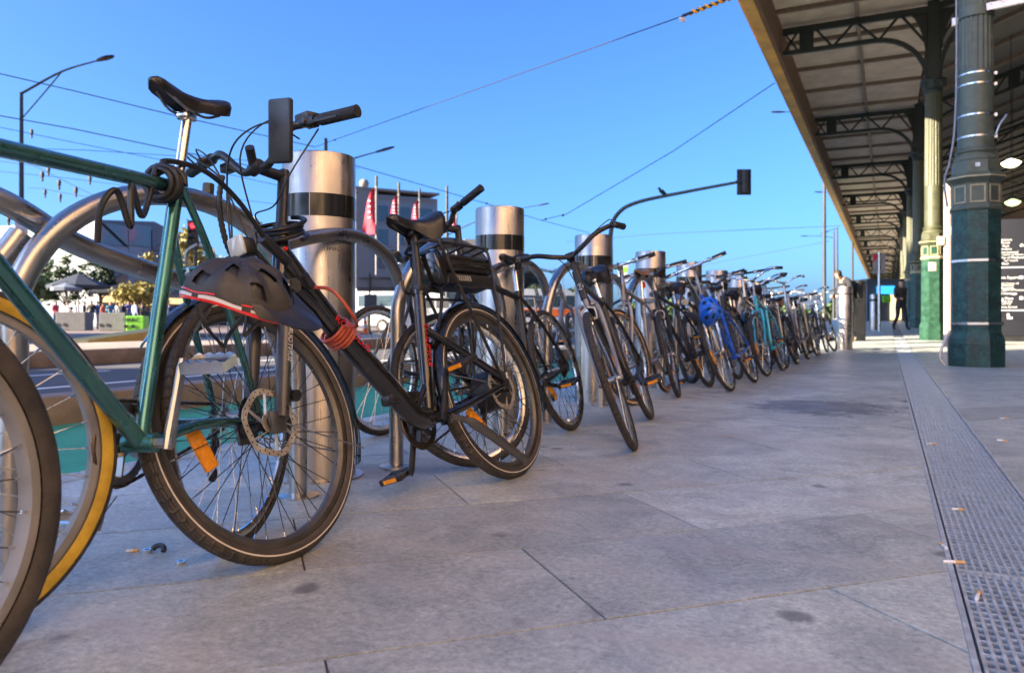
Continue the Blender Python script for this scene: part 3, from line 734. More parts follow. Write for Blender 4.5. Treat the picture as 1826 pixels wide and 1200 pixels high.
MB().box((.24, bf, .56), (.11, .004, .05)).build('icon', TW, bd); MB().prism([(-.06, 0), (0, 0), (-.01, .06), (-.06, .06)], .003, FM(.24, .6)).build('icon', TW, bd)

# post with junction boxes beside the bright green column
p = P(1691, 605, 16.5)
po = thing('conduit_post', 'pinkish beige steel post with junction boxes beside the bright green column', 'post', (p.x, p.y, 0))
MT['post_pink'] = mat('post_beige', (.42, .33, .28), .5, var=.2)
MB().tube([(0, 0, 0), (0, 0, 3.48)], .085, 16).build('pole', MT['post_pink'], po)
MB().lathe([(.095, 3.48), (.095, 3.51), (.03, 3.55)], 16).build('pole_cap', MT['post_pink'], po)
for z, x in ((3.05, .14), (2.5, .12), (2.3, -.14), (1.75, -.3)):
    MB().bbox((x, -.05, z), (.15, .12, .19), .015).build('junction_box', MT['post_pink'], po)
MB().tube([(.14, -.05, 2.55), (.14, -.05, 3.0)], .02, 8).build('conduit', MT['alloy'], po)
MB().tube([(.1, -.08, 2.3), (.1, -.08, 1.2)], .025, 8).build('conduit', MT['alloy'], po)

# unseen tower and block added to shade the footpath; station building throwing warm light back
MT['sandstone'] = mat('sandstone', (.38, .30, .2), .85, var=.2, scale=.8, bump=.2, bscale=4)
MT['ochre_wall'] = mat('station_ochre_render', (.82, .56, .33), .75, var=.12, scale=.8)
MT['glass'] = mat('dark_glass', (.02, .025, .03), .08, spec=.8)
def block(name, label, x0, x1, y0, y1, h, m, wins=True):
    t = thing(name, label, 'building', ((x0 + x1) / 2, (y0 + y1) / 2, 0)); w, l = x1 - x0, y1 - y0
    MB().box((0, 0, h / 2), (w, l, h)).build('wall', m, t, smooth=False)
    MB().box((0, 0, h + .3), (w + .8, l + .8, .6)).build('cornice', m, t, smooth=False)
    if wins:
        wm = MB().box((0, 0, 0), (.12, 1.3, 2.4)).mesh('window', MT['glass'], smooth=False)
        for zz in range(int(h // 4.2)):
            n = int(l // 3.4)
            for q in range(n):
                for sx in (-1, 1): link('window', wm, t, Matrix.Translation((sx * w / 2, -l / 2 + (q + .5) * l / n, 2.4 + zz * 4.2)))
    return t
hs_ = Vector((math.sin(SUN_AZ), math.cos(SUN_AZ), 0)); pr_ = Vector((hs_.y, -hs_.x, 0)); tc_ = hs_ * 62 + pr_ * 2.6
t2_ = hs_ * 62 + pr_ * 27
ob_ = thing('shade_block', 'unseen tall sandstone block added behind the camera to shade the far columns', 'building', (t2_.x, t2_.y, -.03), math.atan2(pr_.y, pr_.x))  # added out of view to keep columns past the second in shade
MB().box((0, 0, 18), (19, 14, 36)).build('wall', MT['sandstone'], ob_, smooth=False); MB().box((0, 0, 36.4), (19.6, 14.6, .8)).build('cornice', MT['sandstone'], ob_, smooth=False)
for q in range(5):
    for z_ in (4, 10, 16, 22, 28): MB().box((-7 + q * 3.5, -7.0, z_), (1.6, .16, 3.2)).build('window', MT['glass'], ob_, smooth=False)
tw_ = thing('shade_tower', 'unseen square sandstone tower added behind the camera to shade the foreground', 'tower', (tc_.x, tc_.y, -.03), math.atan2(pr_.y, pr_.x))  # added out of view, sized to cover the sun over the foreground
MB().box((0, 0, 14.6), (17.2, 12, 29.2)).build('wall', MT['sandstone'], tw_, smooth=False)
MB().box((0, 0, 29.6), (17.8, 12.6, .8)).build('parapet', MT['sandstone'], tw_, smooth=False)
for x_ in (-5.5, 0, 5.5):
    for z_ in (5, 13, 21):
        MB().box((x_, 6.0, z_), (2.2, .16, 4.6)).build('window', MT['glass'], tw_, smooth=False); MB().box((x_, -6.0, z_), (2.2, .16, 4.6)).build('window', MT['glass'], tw_, smooth=False)
block('station_building', 'ochre rendered station building behind the camera', 6.0, 20, -40, 6, 14, MT['ochre_wall'])

# ------------------------------------------------------------------ bollards and bike racks
BX, BY, BS = -2.0, 2.37, 1.56
def bollard(X, Y, label, r=.14, h=1.245, band=(1.0, 1.085)):
    t = thing('steel_bollard', label, 'bollard', (X, Y, gz(Y)), random.uniform(0, 3), 'stainless steel bollards')
    MB().lathe([(r, 0), (r, h - .008), (r - .004, h - .001), (r - .012, h), (r - .05, h + .002), (.001, h + .002)], 48).build('body', MT['steel'], t)
    for k in range(6):
        a0, a1 = k * math.pi / 3 + .012, (k + 1) * math.pi / 3 - .012; n = 8; vs_ = []; fs = []
        for q in range(n + 1):
            a = a0 + (a1 - a0) * q / n
            for z in band: vs_.append(((r + .0015) * math.cos(a), (r + .0015) * math.sin(a), z))
        for q in range(n): fs.append((2 * q, 2 * q + 2, 2 * q + 3, 2 * q + 1))
        MB().add(vs_, fs).build('tape_strip', MT['tape'], t)
    MB().lathe([(r + .03, 0), (r + .03, .006), (r, .008)], 48).build('base_plate', MT['steel_tube'], t)
    return t
names = ['nearest steel bollard with black band, behind the black e-bike', 'second steel bollard along the row, behind the battery rack', 'third steel bollard along the row, behind a raised handlebar grip',
         'fourth steel bollard along the row of bicycles', 'fifth steel bollard, partly hidden by the blue bicycle bars', 'sixth steel bollard along the row of bicycles',
         'seventh steel bollard, only its top showing over bicycles', 'eighth steel bollard along the row, mostly hidden by bicycles']
for i, lab in enumerate(names): bollard(BX, BY + BS * i, lab)
p = P(1507, 612, 15.6); bollard(p.x, p.y, 'sunlit steel bollard standing beside the man looking down', .145, 1.28, (1.12, 1.14))
p = P(1559, 583, 27); bollard(p.x, p.y, 'pale bollard standing beside the tall red banner pole')
b0_ = [o for o in bpy.data.objects if o.get('label', '').startswith('nearest steel bollard')][0]; a_ = math.atan2(-b0_.location.y, -b0_.location.x) + R(21)
lettering('1 S.P STC 4', .016, MT['tape'], b0_, Matrix.Rotation(a_ - b0_.rotation_euler.z, 4, 'Z') @ Matrix.Translation((.1418, 0, .875)) @ Matrix(((0, 0, 1, 0), (1, 0, 0, 0), (0, 1, 0, 0), (0, 0, 0, 1))))

def rack(Y0, label, swoop=False):
    t = thing('bike_rack', label, 'bike rack', (-1.83, Y0, 0), 0, 'steel hoop bike racks'); W, H, rr = .97, .965, .030
    pts = [(0, 0, 0), (0, 0, .30), (0, .01, .52)]
    for q in range(1, 16):
        th = math.pi * q / 16; pts.append((0, W / 2 - W / 2 * math.cos(th), .55 + (H - .55) * math.sin(th) ** .9))
    pts += [(0, W - .01, .52), (0, W, .30), (0, W, 0)]
    MB().tube(spline(pts, 3), rr, 16).build('hoop', MT['steel_tube'], t)
    for yy in (0, W):
        MB().lathe([(.07, 0), (.07, .006), (.034, .012)], 20, Matrix.Translation((0, yy, 0))).build('foot_plate', MT['steel_tube'], t)
    MB().tube(spline([(-.03, W * .86, .83), (-.03, W + .02, .885), (-.03, W + .24, .93), (-.03, W + .42, .925), (-.02, W + .56, .86), (-.02, W + .66, .74)], 6), .026, 14).build('link_tube', MT['steel_tube'], t)
    if swoop:
        MB().tube(spline([(-.07, -.75, 1.02), (-.07, -.35, .97), (-.07, .0, .90), (-.07, .2, .81), (-.07, .42, .75), (-.07, .7, .70), (-.07, .95, .72)], 8), .029, 16).build('cross_tube', MT['steel_tube'], t)
        MB().tube(spline([(-.12, -.16, 0), (-.12, -.14, .4), (-.11, -.05, .62), (-.09, .08, .82)], 8), .029, 16).build('back_leg', MT['steel_tube'], t)
rack(1.09, 'nearest steel hoop bike rack, its arch rising behind the green frame', True)
for i, lab in enumerate(['steel hoop rack beside the nearest bollard behind the e-bike saddle', 'steel hoop rack between the second and third bollards', 'steel hoop rack between the third and fourth bollards', 'steel hoop rack near the blue bicycle',
                         'steel hoop rack between the fifth and sixth bollards', 'steel hoop rack near the turquoise bicycle', 'steel hoop rack far along the row of bicycles']):
    rack(1.09 + 1.56 * (i + 1), lab)
# ------------------------------------------------------------------ bicycles (x forward, y to the rider's left, z up)
_cache = {}
def cached(key, fn):
    if key not in _cache: _cache[key] = fn()
    return _cache[key]
def tyre_mesh(r, w, h, m, seg):
    """tyre with outer radius r, width w, wall height h; uv: u round, v across"""
    n = 15; prof = []
    for k in range(n):
        a = math.pi * (-.22 + 1.44 * k / (n - 1)); prof.append((-h / 2 + (h / 2) * math.sin(a), w / 2 * -math.cos(a)))
    mx = max(p[0] for p in prof); prof = [(a - mx, b) for a, b in prof]
    vs_ = []; fs = []; uvs = []
    for i in range(seg):
        t = 2 * math.pi * i / seg
        for dr, y in prof: vs_.append(((r + dr) * math.cos(t), y, (r + dr) * math.sin(t)))
    for i in range(seg):
        j = (i + 1) % seg
        for k in range(n - 1):
            fs.append((i * n + k, j * n + k, j * n + k + 1, i * n + k + 1)); u0, u1, v0, v1 = i / seg, (i + 1) / seg, k / (n - 1), (k + 1) / (n - 1)
            uvs += [(u0, v0), (u1, v0), (u1, v1), (u0, v1)]
    me = bpy.data.meshes.new('tyre'); me.from_pydata(vs_, [], fs); me.materials.append(m)
    uv = me.uv_layers.new(name='UVMap')
    for li, c in enumerate(uvs): uv.data[li].uv = c
    me.shade_smooth(); me.update(); return me
def spoke_ends(k, n, rim, hubr, hw):
    s = 1 if k % 2 else -1; a = 2 * math.pi * k / n; off = R(62) * (1 if (k // 2) % 2 else -1)
    return (hubr * math.cos(a + off), s * hw, hubr * math.sin(a + off)), (rim * math.cos(a), s * .006, rim * math.sin(a))
def make_wheel(parent, name, M, r, tw, th, tyre, rim, spokem, nspoke=32, lod=0, rim_depth=.022, hub='small', hubm=None, disc=None, cassette=False, reflector=None, reflector_at=R(215), motor=False):
    seg = 96 if lod == 0 else 44 if lod == 1 else 28; bead = r - th + .006
    key = (round(r, 3), tw, th, tyre, rim, spokem, nspoke, lod, rim_depth, motor)
    w = tw * .62
    rimme = cached(('rim',) + key, lambda: MB().ring(bead, [(.004, -w / 2), (.006, -w / 2 + .003), (.0, -w / 2 + .003), (-.004, 0), (.0, w / 2 - .003), (.006, w / 2 - .003), (.004, w / 2), (-.012, w / 2), (-rim_depth, w * .22), (-rim_depth, -w * .22), (-.012, -w / 2)], seg).mesh('rim', MT[rim]))
    o = link(name, rimme, parent, M)
    link('tyre', cached(('tyre',) + key, lambda: tyre_mesh(r, tw, th, MT[tyre], seg)), o)
    hr, hw = (.052, .036) if motor else (.022, .03)
    if motor: hr = .075
    RX = Matrix.Rotation(R(90), 4, 'X')
    def hubmesh():
        mb = MB()
        if motor: mb.lathe([(.012, -.075), (.02, -.06), (.05, -.052), (.078, -.045), (.082, -.04), (.080, .0), (.082, .04), (.078, .045), (.04, .055), (.02, .062), (.012, .075)], 28, RX)
        else: mb.lathe([(.006, -.062), (.012, -.056), (.014, -.036), (.028, -.034), (.028, -.030), (.016, -.024), (.014, 0), (.016, .024), (.028, .030), (.028, .034), (.014, .036), (.012, .056), (.006, .062)], 18, RX)
        return mb.mesh('hub', MT[hubm or ('black_satin' if motor else 'alloy')])
    link('hub', cached(('hub', motor, hubm), hubmesh), o)
    rimr = bead - rim_depth + .003
    if lod == 0:
        def sm():
            a, b = spoke_ends(0, nspoke, rimr, hr, hw); mb = MB(); mb.tube([a, b], .00125, 5, caps=False)
            bv = Vector(b); d = (bv - Vector(a)).normalized(); mb.tube([bv - d * .013, bv], .0024, 6, mi=1); return mb
        for k in range(nspoke):
            def one(k=k % 4):
                a, b = spoke_ends(k, nspoke, rimr, hr, hw); mb = MB(); mb.tube([a, b], .0013, 5, caps=False)
                bv = Vector(b); d = (bv - Vector(a)).normalized(); mb.tube([bv - d * .014, bv], .0025, 6, mi=1); return mb.mesh('spoke', [MT[spokem], MT['silver']])
            me = cached(('spoke', k % 4) + key, one)
            link('spoke', me, o, Matrix.Rotation(-2 * math.pi * (k - k % 4) / nspoke, 4, 'Y'))
    else:
        def allsp():
            mb = MB()
            for k in range(nspoke if lod == 1 else 20):
                a, b = spoke_ends(k, nspoke if lod == 1 else 20, rimr, hr, hw); mb.tube([a, b], .0015 if lod == 1 else .0022, 4 if lod == 1 else 3, caps=False)
            return mb.mesh('spokes', MT[spokem])
        link('spokes', cached(('spokes',) + key, allsp), o)
    if disc is not None:
        def rot():
            mb = MB(); n = 48; ro, ri = .090, .074; vs_ = []; fs = []
            for i in range(n):
                t = 2 * math.pi * i / n; wv = .0025 * math.sin(t * 6)
                for rr, yy in ((ri + wv, -.001), (ro + wv, -.001), (ro + wv, .001), (ri + wv, .001)): vs_.append((rr * math.cos(t), yy, rr * math.sin(t)))
            for i in range(n):
                j = (i + 1) % n
                for k in range(4): fs.append((i * 4 + k, j * 4 + k, j * 4 + (k + 1) % 4, i * 4 + (k + 1) % 4))
            mb.add(vs_, fs)
            for q in range(6):
                a = q * math.pi / 3; b = a + .55
                mb.beam((.024 * math.cos(a), 0, .024 * math.sin(a)), (.076 * math.cos(b), 0, .076 * math.sin(b)), .002, .009, up=(0, 1, 0))
            mb.lathe([(.014, -.0015), (.028, -.0015), (.028, .0015), (.014, .0015)], 20, RX, caps=False)
            return mb.mesh('brake_disc', MT['rotor'])
        def holes():
            mb = MB()
            for q in range(36):
                a = q * math.pi / 18; rr = .082 + (.0035 if q % 2 else -.0035) + .0025 * math.sin(a * 6)
                mb.lathe([(.0023, -.0016), (.0023, .0016)], 8, Matrix.Translation((rr * math.cos(a), 0, rr * math.sin(a))) @ RX)
            return mb.mesh('disc_holes', MT['black'])
        d = link('brake_disc', cached(('rotor',), rot), o, Matrix.Translation((0, disc, 0)))
        link('disc_holes', cached(('holes',), holes), o, Matrix.Translation((0, disc, 0)))
    if cassette:
        def cas():
            mb = MB()
            for q, rr in enumerate((.055, .05, .045, .04, .035, .03)): mb.lathe([(.012, -.034 - q * .004), (rr, -.034 - q * .004), (rr, -.0355 - q * .004), (.012, -.0355 - q * .004)], 26, RX)
            return mb.mesh('cassette', MT['chain'])
        link('cassette', cached(('cas',), cas), o)
    if reflector:
        mb = MB(); rr = bead * .62
        mb.bbox((0, 0, 0), (.042, .012, .125), .006); 
        Mr = Matrix.Rotation(-reflector_at, 4, 'Y') @ Matrix.Translation((rr, 0, 0)) @ Matrix.Rotation(R(12), 4, 'Y')
        mb.build('reflector', MT[reflector], o, Mr)
    return o
def saddle_mesh(L=.275, W=.15, nose=.042, thick=.05, kind='sport'):
    prof = []; N = 18
    for i in range(N + 1):
        t = i / N                                   # 0 rear .. 1 nose
        x = -L * .5 + L * t
        s = 1 / (1 + math.exp((t - .36) * 13)); w = (nose + (W - nose) * s) / 2
        if t < .12: w *= .62 + .38 * math.sin(t / .12 * math.pi / 2)
        if t > .9: w *= max(.28, math.sqrt(max(0, 1 - ((t - .9) / .1) ** 2)))
        z = (.028 if kind == 'sport' else .05) * max(0, 1 - t / .38) ** 1.6 + (.010 * max(0, (t - .6) / .4) if kind == 'sport' else .014 * max(0, (t - .65) / .35))
        th = thick * (1 - .35 * t)
        if kind == 'wide': th = thick * (1.15 - .55 * t) + .045 * math.exp(-((t - .30) / .16) ** 2)
        if t > .9: th *= max(.3, 1 - ((t - .9) / .1) ** 2 * .7); z -= .010 * ((t - .9) / .1) ** 2
        if t < .08: th *= .55 + .45 * t / .08; z -= .010 * (1 - t / .08)
        prof.append((x, w, z, th))
    vs_ = []; n = 14
    for x, w, z, th in prof:
        for k in range(n):
            if k < 10:
                a = math.pi * k / 9; vs_.append((x, w * math.cos(a), z - th * .55 + th * .55 * (abs(math.sin(a)) ** .6)))
            else:
                q = (k - 10) / 3; yy = -w * .92 + 2 * w * .92 * q; vs_.append((x, yy, z - th * (1.0 if k in (10, 13) else .72)))
    fs = []
    for i in range(N):
        for k in range(n): fs.append((i * n + k, i * n + (k + 1) % n, (i + 1) * n + (k + 1) % n, (i + 1) * n + k))
    fs.append(tuple(range(n))); fs.append(tuple(N * n + k for k in reversed(range(n))))
    return vs_, fs
def pedal(parent, M, m, lod, kind='cage'):
    mb = MB()
    if kind == 'bear':
        for yy in (.0, .0):
            pass
        for sx in (-1, 1):
            poly = []
            for q in range(9):
                x0 = -.048 + q * .012; poly += [(x0, .013 if q % 2 == 0 else .019)]
            poly += [(.05, -.012), (-.05, -.012)]
            mb.prism(poly, .004, Matrix.Translation((sx * .032 - .002, .05, 0)) @ Matrix(((0, 0, 1, 0), (1, 0, 0, 0), (0, 1, 0, 0), (0, 0, 0, 1))))
        for yy in (0.002, .098): mb.box((0, yy, 0), (.062, .006, .022))
    else:
        for sx in (-1, 1): mb.bbox((sx * .036, .052, 0), (.016, .095, .022), .004)
        for yy in (.006, .052, .098): mb.bbox((0, yy, 0), (.07, .012, .018), .004)
    mb.tube([(0, 0, 0), (0, .1, 0)], .009, 8)
    o = mb.build('pedal', m, parent, M)
    if lod < 2 and kind != 'bear':
        for sx in (-1, 1): MB().box((sx * .0445, .052, 0), (.002, .055, .014)).build('reflector', MT['amber'], o)
    return o

def bike(name, label, F, B, lean, frame_m='black_satin', frame='diamond', wheel_r=.345, tw=.038, th=.034, tyre='tyre_std', rim='rim_silver', spokem='spoke_silver', front=None, steer=0.0,
         bars='flat', bar_w=.60, bar_h=1.0, seat_h=.95, seat_tube=.52, saddle='sport', saddle_m='leather', crank=R(40), guards=False, rack_=False, lod=1, tube_r=.016, fork_m=None, refl='amber', disc=False,
         grip_m='grip', post_m='silver', pedals='cage', group='bicycles parked along the racks', basket=False, light=None, cs=.44, nspoke=32, htl=.13, chainm='chain', bb_z=.285, headang=71, badge=None, bar_tilt=0.0, tail_light=False, bar_yaw=0.0, stem_ext=None, bar_roll=0.0, refl_at=(R(-8), R(-32))):
    F = Vector(F).to_2d(); B = Vector(B).to_2d(); wb = (F - B).length; mid = (F + B) / 2; hd = F - B
    t = thing(name, label, 'bicycle', (mid.x, mid.y, gz(mid.y)), group=group, rot=(lean, 0, math.atan2(hd.y, hd.x)))
    r = wheel_r; xr, xf = -wb / 2, wb / 2; fm = MT[frame_m]; nt = 14 if lod == 0 else 8
    ha = R(headang); hdir = Vector((-math.cos(ha), 0, math.sin(ha))); rake = .048
    axis = lambda z: Vector((xf - rake / math.sin(ha) - (z - r) / math.tan(ha), 0, z))
    zcrown = r + r + .028; z0 = zcrown + .045; hb = axis(z0); htp = hb + hdir * htl
    bb = Vector((xr + cs, 0, bb_z)); sdir_ = Vector((-math.cos(R(72.5)), 0, math.sin(R(72.5)))); stp = bb + sdir_ * seat_tube
    S = Matrix.Translation(hb) @ Matrix.Rotation(steer, 4, hdir) @ Matrix.Translation(-hb)
    S2 = S @ Matrix.Translation(hb) @ Matrix.Rotation(bar_yaw, 4, hdir) @ Matrix.Translation(-hb)
    rh = Vector((xr, 0, r))
    # frame
    mb = MB()
    tr = tube_r
    mb.tube([hb - hdir * .004, htp + hdir * .004], tr * 1.25, nt); 
    if frame == 'diamond':
        mb.tube([bb, bb + (hb + hdir * .03 - bb)], tr * 1.1, nt)
        mb.tube([stp - sdir_ * .03, htp - hdir * .03], tr, nt)
        mb.tube([bb, stp], tr, nt); ssj = stp - sdir_ * .035
    elif frame == 'step':
        mb.tube(spline([hb + hdir * .02, hb + (bb - hb) * .35 + Vector((-.02, 0, -.03)), bb], 8), tr * 1.1, nt)
        mb.tube(spline([htp - hdir * .02, htp + (bb - htp) * .45 + Vector((-.03, 0, -.01)), bb + sdir_ * .16], 8), tr, nt)
        mb.tube([bb, stp], tr, nt); ssj = stp - sdir_ * .05
    else:                                            # fat swooping single beam of the e-bike
        pth = spline([hb + hdir * .085, hb + (bb - hb) * .30 + Vector((-.01, 0, .01)), hb + (bb - hb) * .62 + Vector((-.02, 0, -.045)), hb + (bb - hb) * .86 + Vector((.0, 0, -.045)), bb + Vector((-.01, 0, .005))], 9)
        mb.tube(pth, [.036 + .004 * math.sin(i / (len(pth) - 1) * math.pi) for i in range(len(pth))], 18, flat=.8)
        mb.tube([hb + hdir * .02, hb + hdir * .02 + (bb - hb) * .22 + Vector((0, 0, -.004))], [.03, .026], 12)
        mb.tube([bb, stp], tr * 1.15, nt); ssj = bb + sdir_ * (seat_tube * .66)
        mb.tube([bb + Vector((.09, 0, .02)), bb + sdir_ * .13], .014, 10)
    mb.tube([bb + Vector((0, -.036, 0)), bb + Vector((0, .036, 0))], .022, nt)
    yd = .062
    for s in (-1, 1):
        mb.tube(spline([bb + Vector((-.02, s * .02, 0)), bb + Vector((-.16, s * .045, .015)), rh + Vector((.05, s * yd, -.004)), rh + Vector((0, s * yd, 0))], 5), [tr * .75] * 8 + [tr * .62] * 8, nt)
        mb.tube(spline([ssj + Vector((0, s * .016, 0)), ssj + (rh - ssj) * .3 + Vector((0, s * .045, 0)), rh + Vector((.0, s * yd, .03)), rh + Vector((0, s * yd, 0))], 5), tr * .58 if frame != 'ebike' else tr * .8, nt)
        mb.box(rh + Vector((0, s * yd, 0)), (.045, .006, .05))
    sb = ssj + (rh - ssj) * .32
    mb.tube([sb + Vector((0, -.045, 0)), sb + Vector((0, .045, 0))], .007, 8)
    mb.tube([stp - sdir_ * .025, stp + sdir_ * .004], tr * 1.3, nt)
    fr = mb.build('frame', fm, t)
    if badge:
        me = MB().lathe([(.0, 0), (.017, 0), (.017, .002), (.0, .002)], 20, caps=False)
        Mb = Matrix.Translation(hb + hdir * (htl * .5) + Vector((math.sin(ha), 0, math.cos(ha))) * (tr * 1.25 + .0005)) @ frame_from((math.sin(ha), 0, math.cos(ha)), (0, 1, 0))
        b_ = me.build('head_badge', MT['letter_white'], t, Mb); MB().lathe([(.0, .002), (.0135, .002), (.0135, .003), (.0, .003)], 20, caps=False).build('badge_ring', MT['black'], b_)
        lettering(badge, .02, MT['letter_white'], b_, Matrix.Translation((0, 0, .0035)))
    # fork
    mb = MB(); hub = Vector((xf, 0, r)); fk = fork_m or frame_m; cr = axis(zcrown)
    if frame == 'ebike':
        mb.tube([cr + Vector((0, -.07, 0)), cr + Vector((0, .07, 0))], .021, 12); mb.tube([cr, hb], .018, 12)
        lower = hub + hdir * .34
        for s in (-1, 1):
            base_ = hub + Vector((-.022, s * .062, 0))
            mb.tube([base_ + hdir * .005, base_ + hdir * .30], [.019, .0215], 14)
            mb.bbox(hub + Vector((-.006, s * .062, -.004)), (.05, .014, .06), .006)
        mb.tube(spline([hub + Vector((-.022, -.062, 0)) + hdir * .29, hub + Vector((-.05, -.05, 0)) + hdir * .345, hub + Vector((-.05, .05, 0)) + hdir * .345, hub + Vector((-.022, .062, 0)) + hdir * .29], 6), .012, 10)
        fo = mb.build('fork', MT['grey_fork'], t, S)
        for s in (-1, 1):
            base_ = hub + Vector((-.022, s * .062, 0))
            MB().tube([base_ + hdir * .29, base_ + hdir * .40], .0145, 14).build('stanchion', MT['silver'], fo)
            MB().tube([base_ + hdir * .295, base_ + hdir * .315], .0195, 14).build('seal', MT['black'], fo)
            MB().lathe([(.0165, 0), (.0165, .012), (.0, .014)], 14, Matrix.Translation(base_ + hdir * .40) @ frame_from(hdir)).build('fork_cap', MT['black'], fo)
        MB().bbox(hub + Vector((-.065, .055, .085)), (.03, .03, .07), .008).build('brake_caliper', MT['black'], fo)
        MB().tube([hub + Vector((-.075, .06, .06)), hub + Vector((-.075, .085, .055))], .016, 12).build('brake_adjuster', MT['black'], fo)
        n_ = Vector((math.sin(ha), 0, math.cos(ha)))
        Ml = Matrix.Translation(hub + Vector((-.022, .062, 0)) + hdir * .21 + Vector((0, .0225, 0))) @ Matrix(((hdir.x, n_.x, 0, 0), (hdir.y, n_.y, 1, 0), (hdir.z, n_.z, 0, 0), (0, 0, 0, 1)))
        Ml = Matrix.Translation(hub + Vector((-.022, .062, 0)) + hdir * .21 + Vector((0, .0225, 0))) @ Matrix((tuple((hdir.x, -n_.x, 0, 0)), (0, 0, 1, 0), (hdir.z, -n_.z, 0, 0), (0, 0, 0, 1)))
        lettering('SUNTOUR', .022, MT['letter_white'], fo, Ml)
    else:
        mb.tube([cr, hb + hdir * .01], tr * .95, nt)
        for s in (-1, 1):
            mb.tube(spline([cr + Vector((0, s * .02, .012)), cr + Vector((.002, s * .05, -.012)), cr + (hub - cr) * .55 + Vector((-.018, s * .053, 0)), hub + Vector((-.004, s * .052, .02)), hub + Vector((0, s * .052, 0))], 5), [.0135] * 10 + [.011] * 6 + [.008] * 5, nt)
            mb.box(hub + Vector((0, s * .053, 0)), (.03, .005, .03))
        fo = mb.build('fork', MT[fk], t, S)
    if not disc and lod < 2:
        for w_c, par_M, at in ((xf, S, cr + Vector((.045, 0, -.02))), (xr, None, ssj + (rh - ssj) * .3 + Vector((-.02, 0, .03)))):
            mb = MB()
            for s in (-1, 1): mb.tube(spline([at + Vector((0, s * .004, .02)), at + Vector((0, s * .035, .0)), at + Vector((0, s * .03, -.05))], 4), .006, 6)
            for s in (-1, 1): mb.box(at + Vector((0, s * .021, -.045)), (.045, .008, .012))
            mb.build('brake', MT['alloy'], t, par_M)
    # wheels
    fk_ = dict(rim_depth=.013 if tyre == 'tyre_yellow' else .022, r=r, tw=tw, th=th, tyre=tyre, rim=rim, spokem=spokem, nspoke=nspoke, lod=lod)
    ff = dict(fk_); ff.update(front or {})
    make_wheel(t, 'front_wheel', S @ Matrix.Translation(hub), reflector=refl, disc=(.045 if disc else None), hubm='black_satin' if disc else None, reflector_at=refl_at[0], **ff)
    make_wheel(t, 'rear_wheel', Matrix.Translation(rh), reflector=refl, cassette=True, disc=(.05 if disc else None), motor=(frame == 'ebike'), reflector_at=refl_at[1], **fk_)
    # steering: stem, bar, grips, levers
    up = bar_h - htp.z; st = htp + hdir * (up * .96); ext = stem_ext or (.07 if bars != 'swept' else .03)
    bc = st + Vector((ext, 0, .01))
    mb = MB(); mb.tube([htp - hdir * .01, st + hdir * .01], .0155 if frame != 'ebike' else .018, nt); mb.tube([st - hdir * .01, bc], [.018, .016], nt); mb.tube([bc + Vector((0, -.022, 0)), bc + Vector((0, .022, 0))], .02, nt)
    mb.tube([htp, htp + hdir * .03], tr * 1.35, nt)
    mb.build('stem', MT['black_satin'] if frame == 'ebike' or lod == 0 else MT['alloy'], t, S2)
    hw = bar_w / 2
    if bars == 'flat': half = [(0, 0, 0), (0, hw * .2, 0), (-.01, hw * .6, .004), (-.035, hw, .008)]
    elif bars == 'riser': half = [(0, 0, 0), (0, hw * .18, 0), (-.004, hw * .34, .03), (-.015, hw * .55, .038), (-.04, hw, .042)]
    elif bars == 'high': half = [(0, 0, 0), (0, hw * .16, 0), (.0, hw * .40, .075), (-.012, hw * .56, .082), (-.045, hw, .078)]
    elif bars == 'swept': half = [(0, 0, 0), (.03, hw * .25, .02), (.03, hw * .55, .06), (-.05, hw * .88, .08), (-.19, hw, .075)]
    elif bars == 'drop': half = [(0, 0, 0), (0, hw * .7, 0), (.03, hw * .95, -.005), (.075, hw, -.03), (.08, hw, -.075), (.03, hw, -.12), (-.05, hw, -.125)]
    tm = Matrix.Rotation(bar_tilt, 3, 'Y')
    half = [tm @ Vector(p) for p in half]
    pts = [bc + Vector((p[0], -p[1], p[2])) for p in reversed(half[1:])] + [bc + Vector(p) for p in half]
    BR = Matrix.Translation(bc) @ Matrix.Rotation(bar_roll, 4, 'X') @ Matrix.Translation(-bc)
    S2 = S2 @ BR
    pth = spline(pts, 6)
    hbar = MB().tube(pth, .0125, nt).build('handlebar', MT['black_satin'] if lod == 0 or frame_m.startswith('black') else MT['silver'], t, S2)
    for s in (-1, 1):
        e = bc + Vector((half[-1].x, s * half[-1].y, half[-1].z)); i2 = bc + Vector((half[-2].x, s * half[-2].y, half[-2].z)); d = (e - i2).normalized()
        gl = .125; MB().tube([e - d * gl, e - d * (gl - .004), e - d * .01, e + d * .004], [.0165, .0175, .0175, .0185], nt).build('grip', MT[grip_m], hbar)
        if bars != 'drop':
            cl = e - d * (gl + .03)
            mb = MB(); mb.tube([cl - d * .014, cl + d * .014], .019, 10); fw = Vector((1, 0, -.35)).normalized()
            mb.bbox(cl + fw * .025, (.04, .028, .022), .006)
            mb.tube(spline([cl + fw * .03 + d * .005, cl + fw * .05 + d * .04, cl + fw * .05 + d * .09, cl + fw * .045 + d * .125], 4), [.007] * 5 + [.0055] * 8, 6, flat=.6)
            mb.build('brake_lever', MT['black_satin'] if lod == 0 else MT['alloy'], hbar)
            if lod < 2:
                cp = spline([cl + fw * .04 - d * .01, cl + fw * .09 - d * .08 + Vector((0, 0, .03)), bc + Vector((.10, s * .06, .0)), htp + Vector((.06, s * .02, .0)), hb + Vector((.045, s * .01, .04))], 7)
                MB().tube(cp, .0026, 6).build('cable', MT['cable'] if lod == 0 or s > 0 else MT['cable_grey'], t, S2)
    # saddle
    sc = bb + sdir_ * ((seat_h - .05 - bb.z) / sdir_.z)
    po_ = MB().tube([stp - sdir_ * .02, sc], .0135 if frame != 'ebike' else .015, nt)
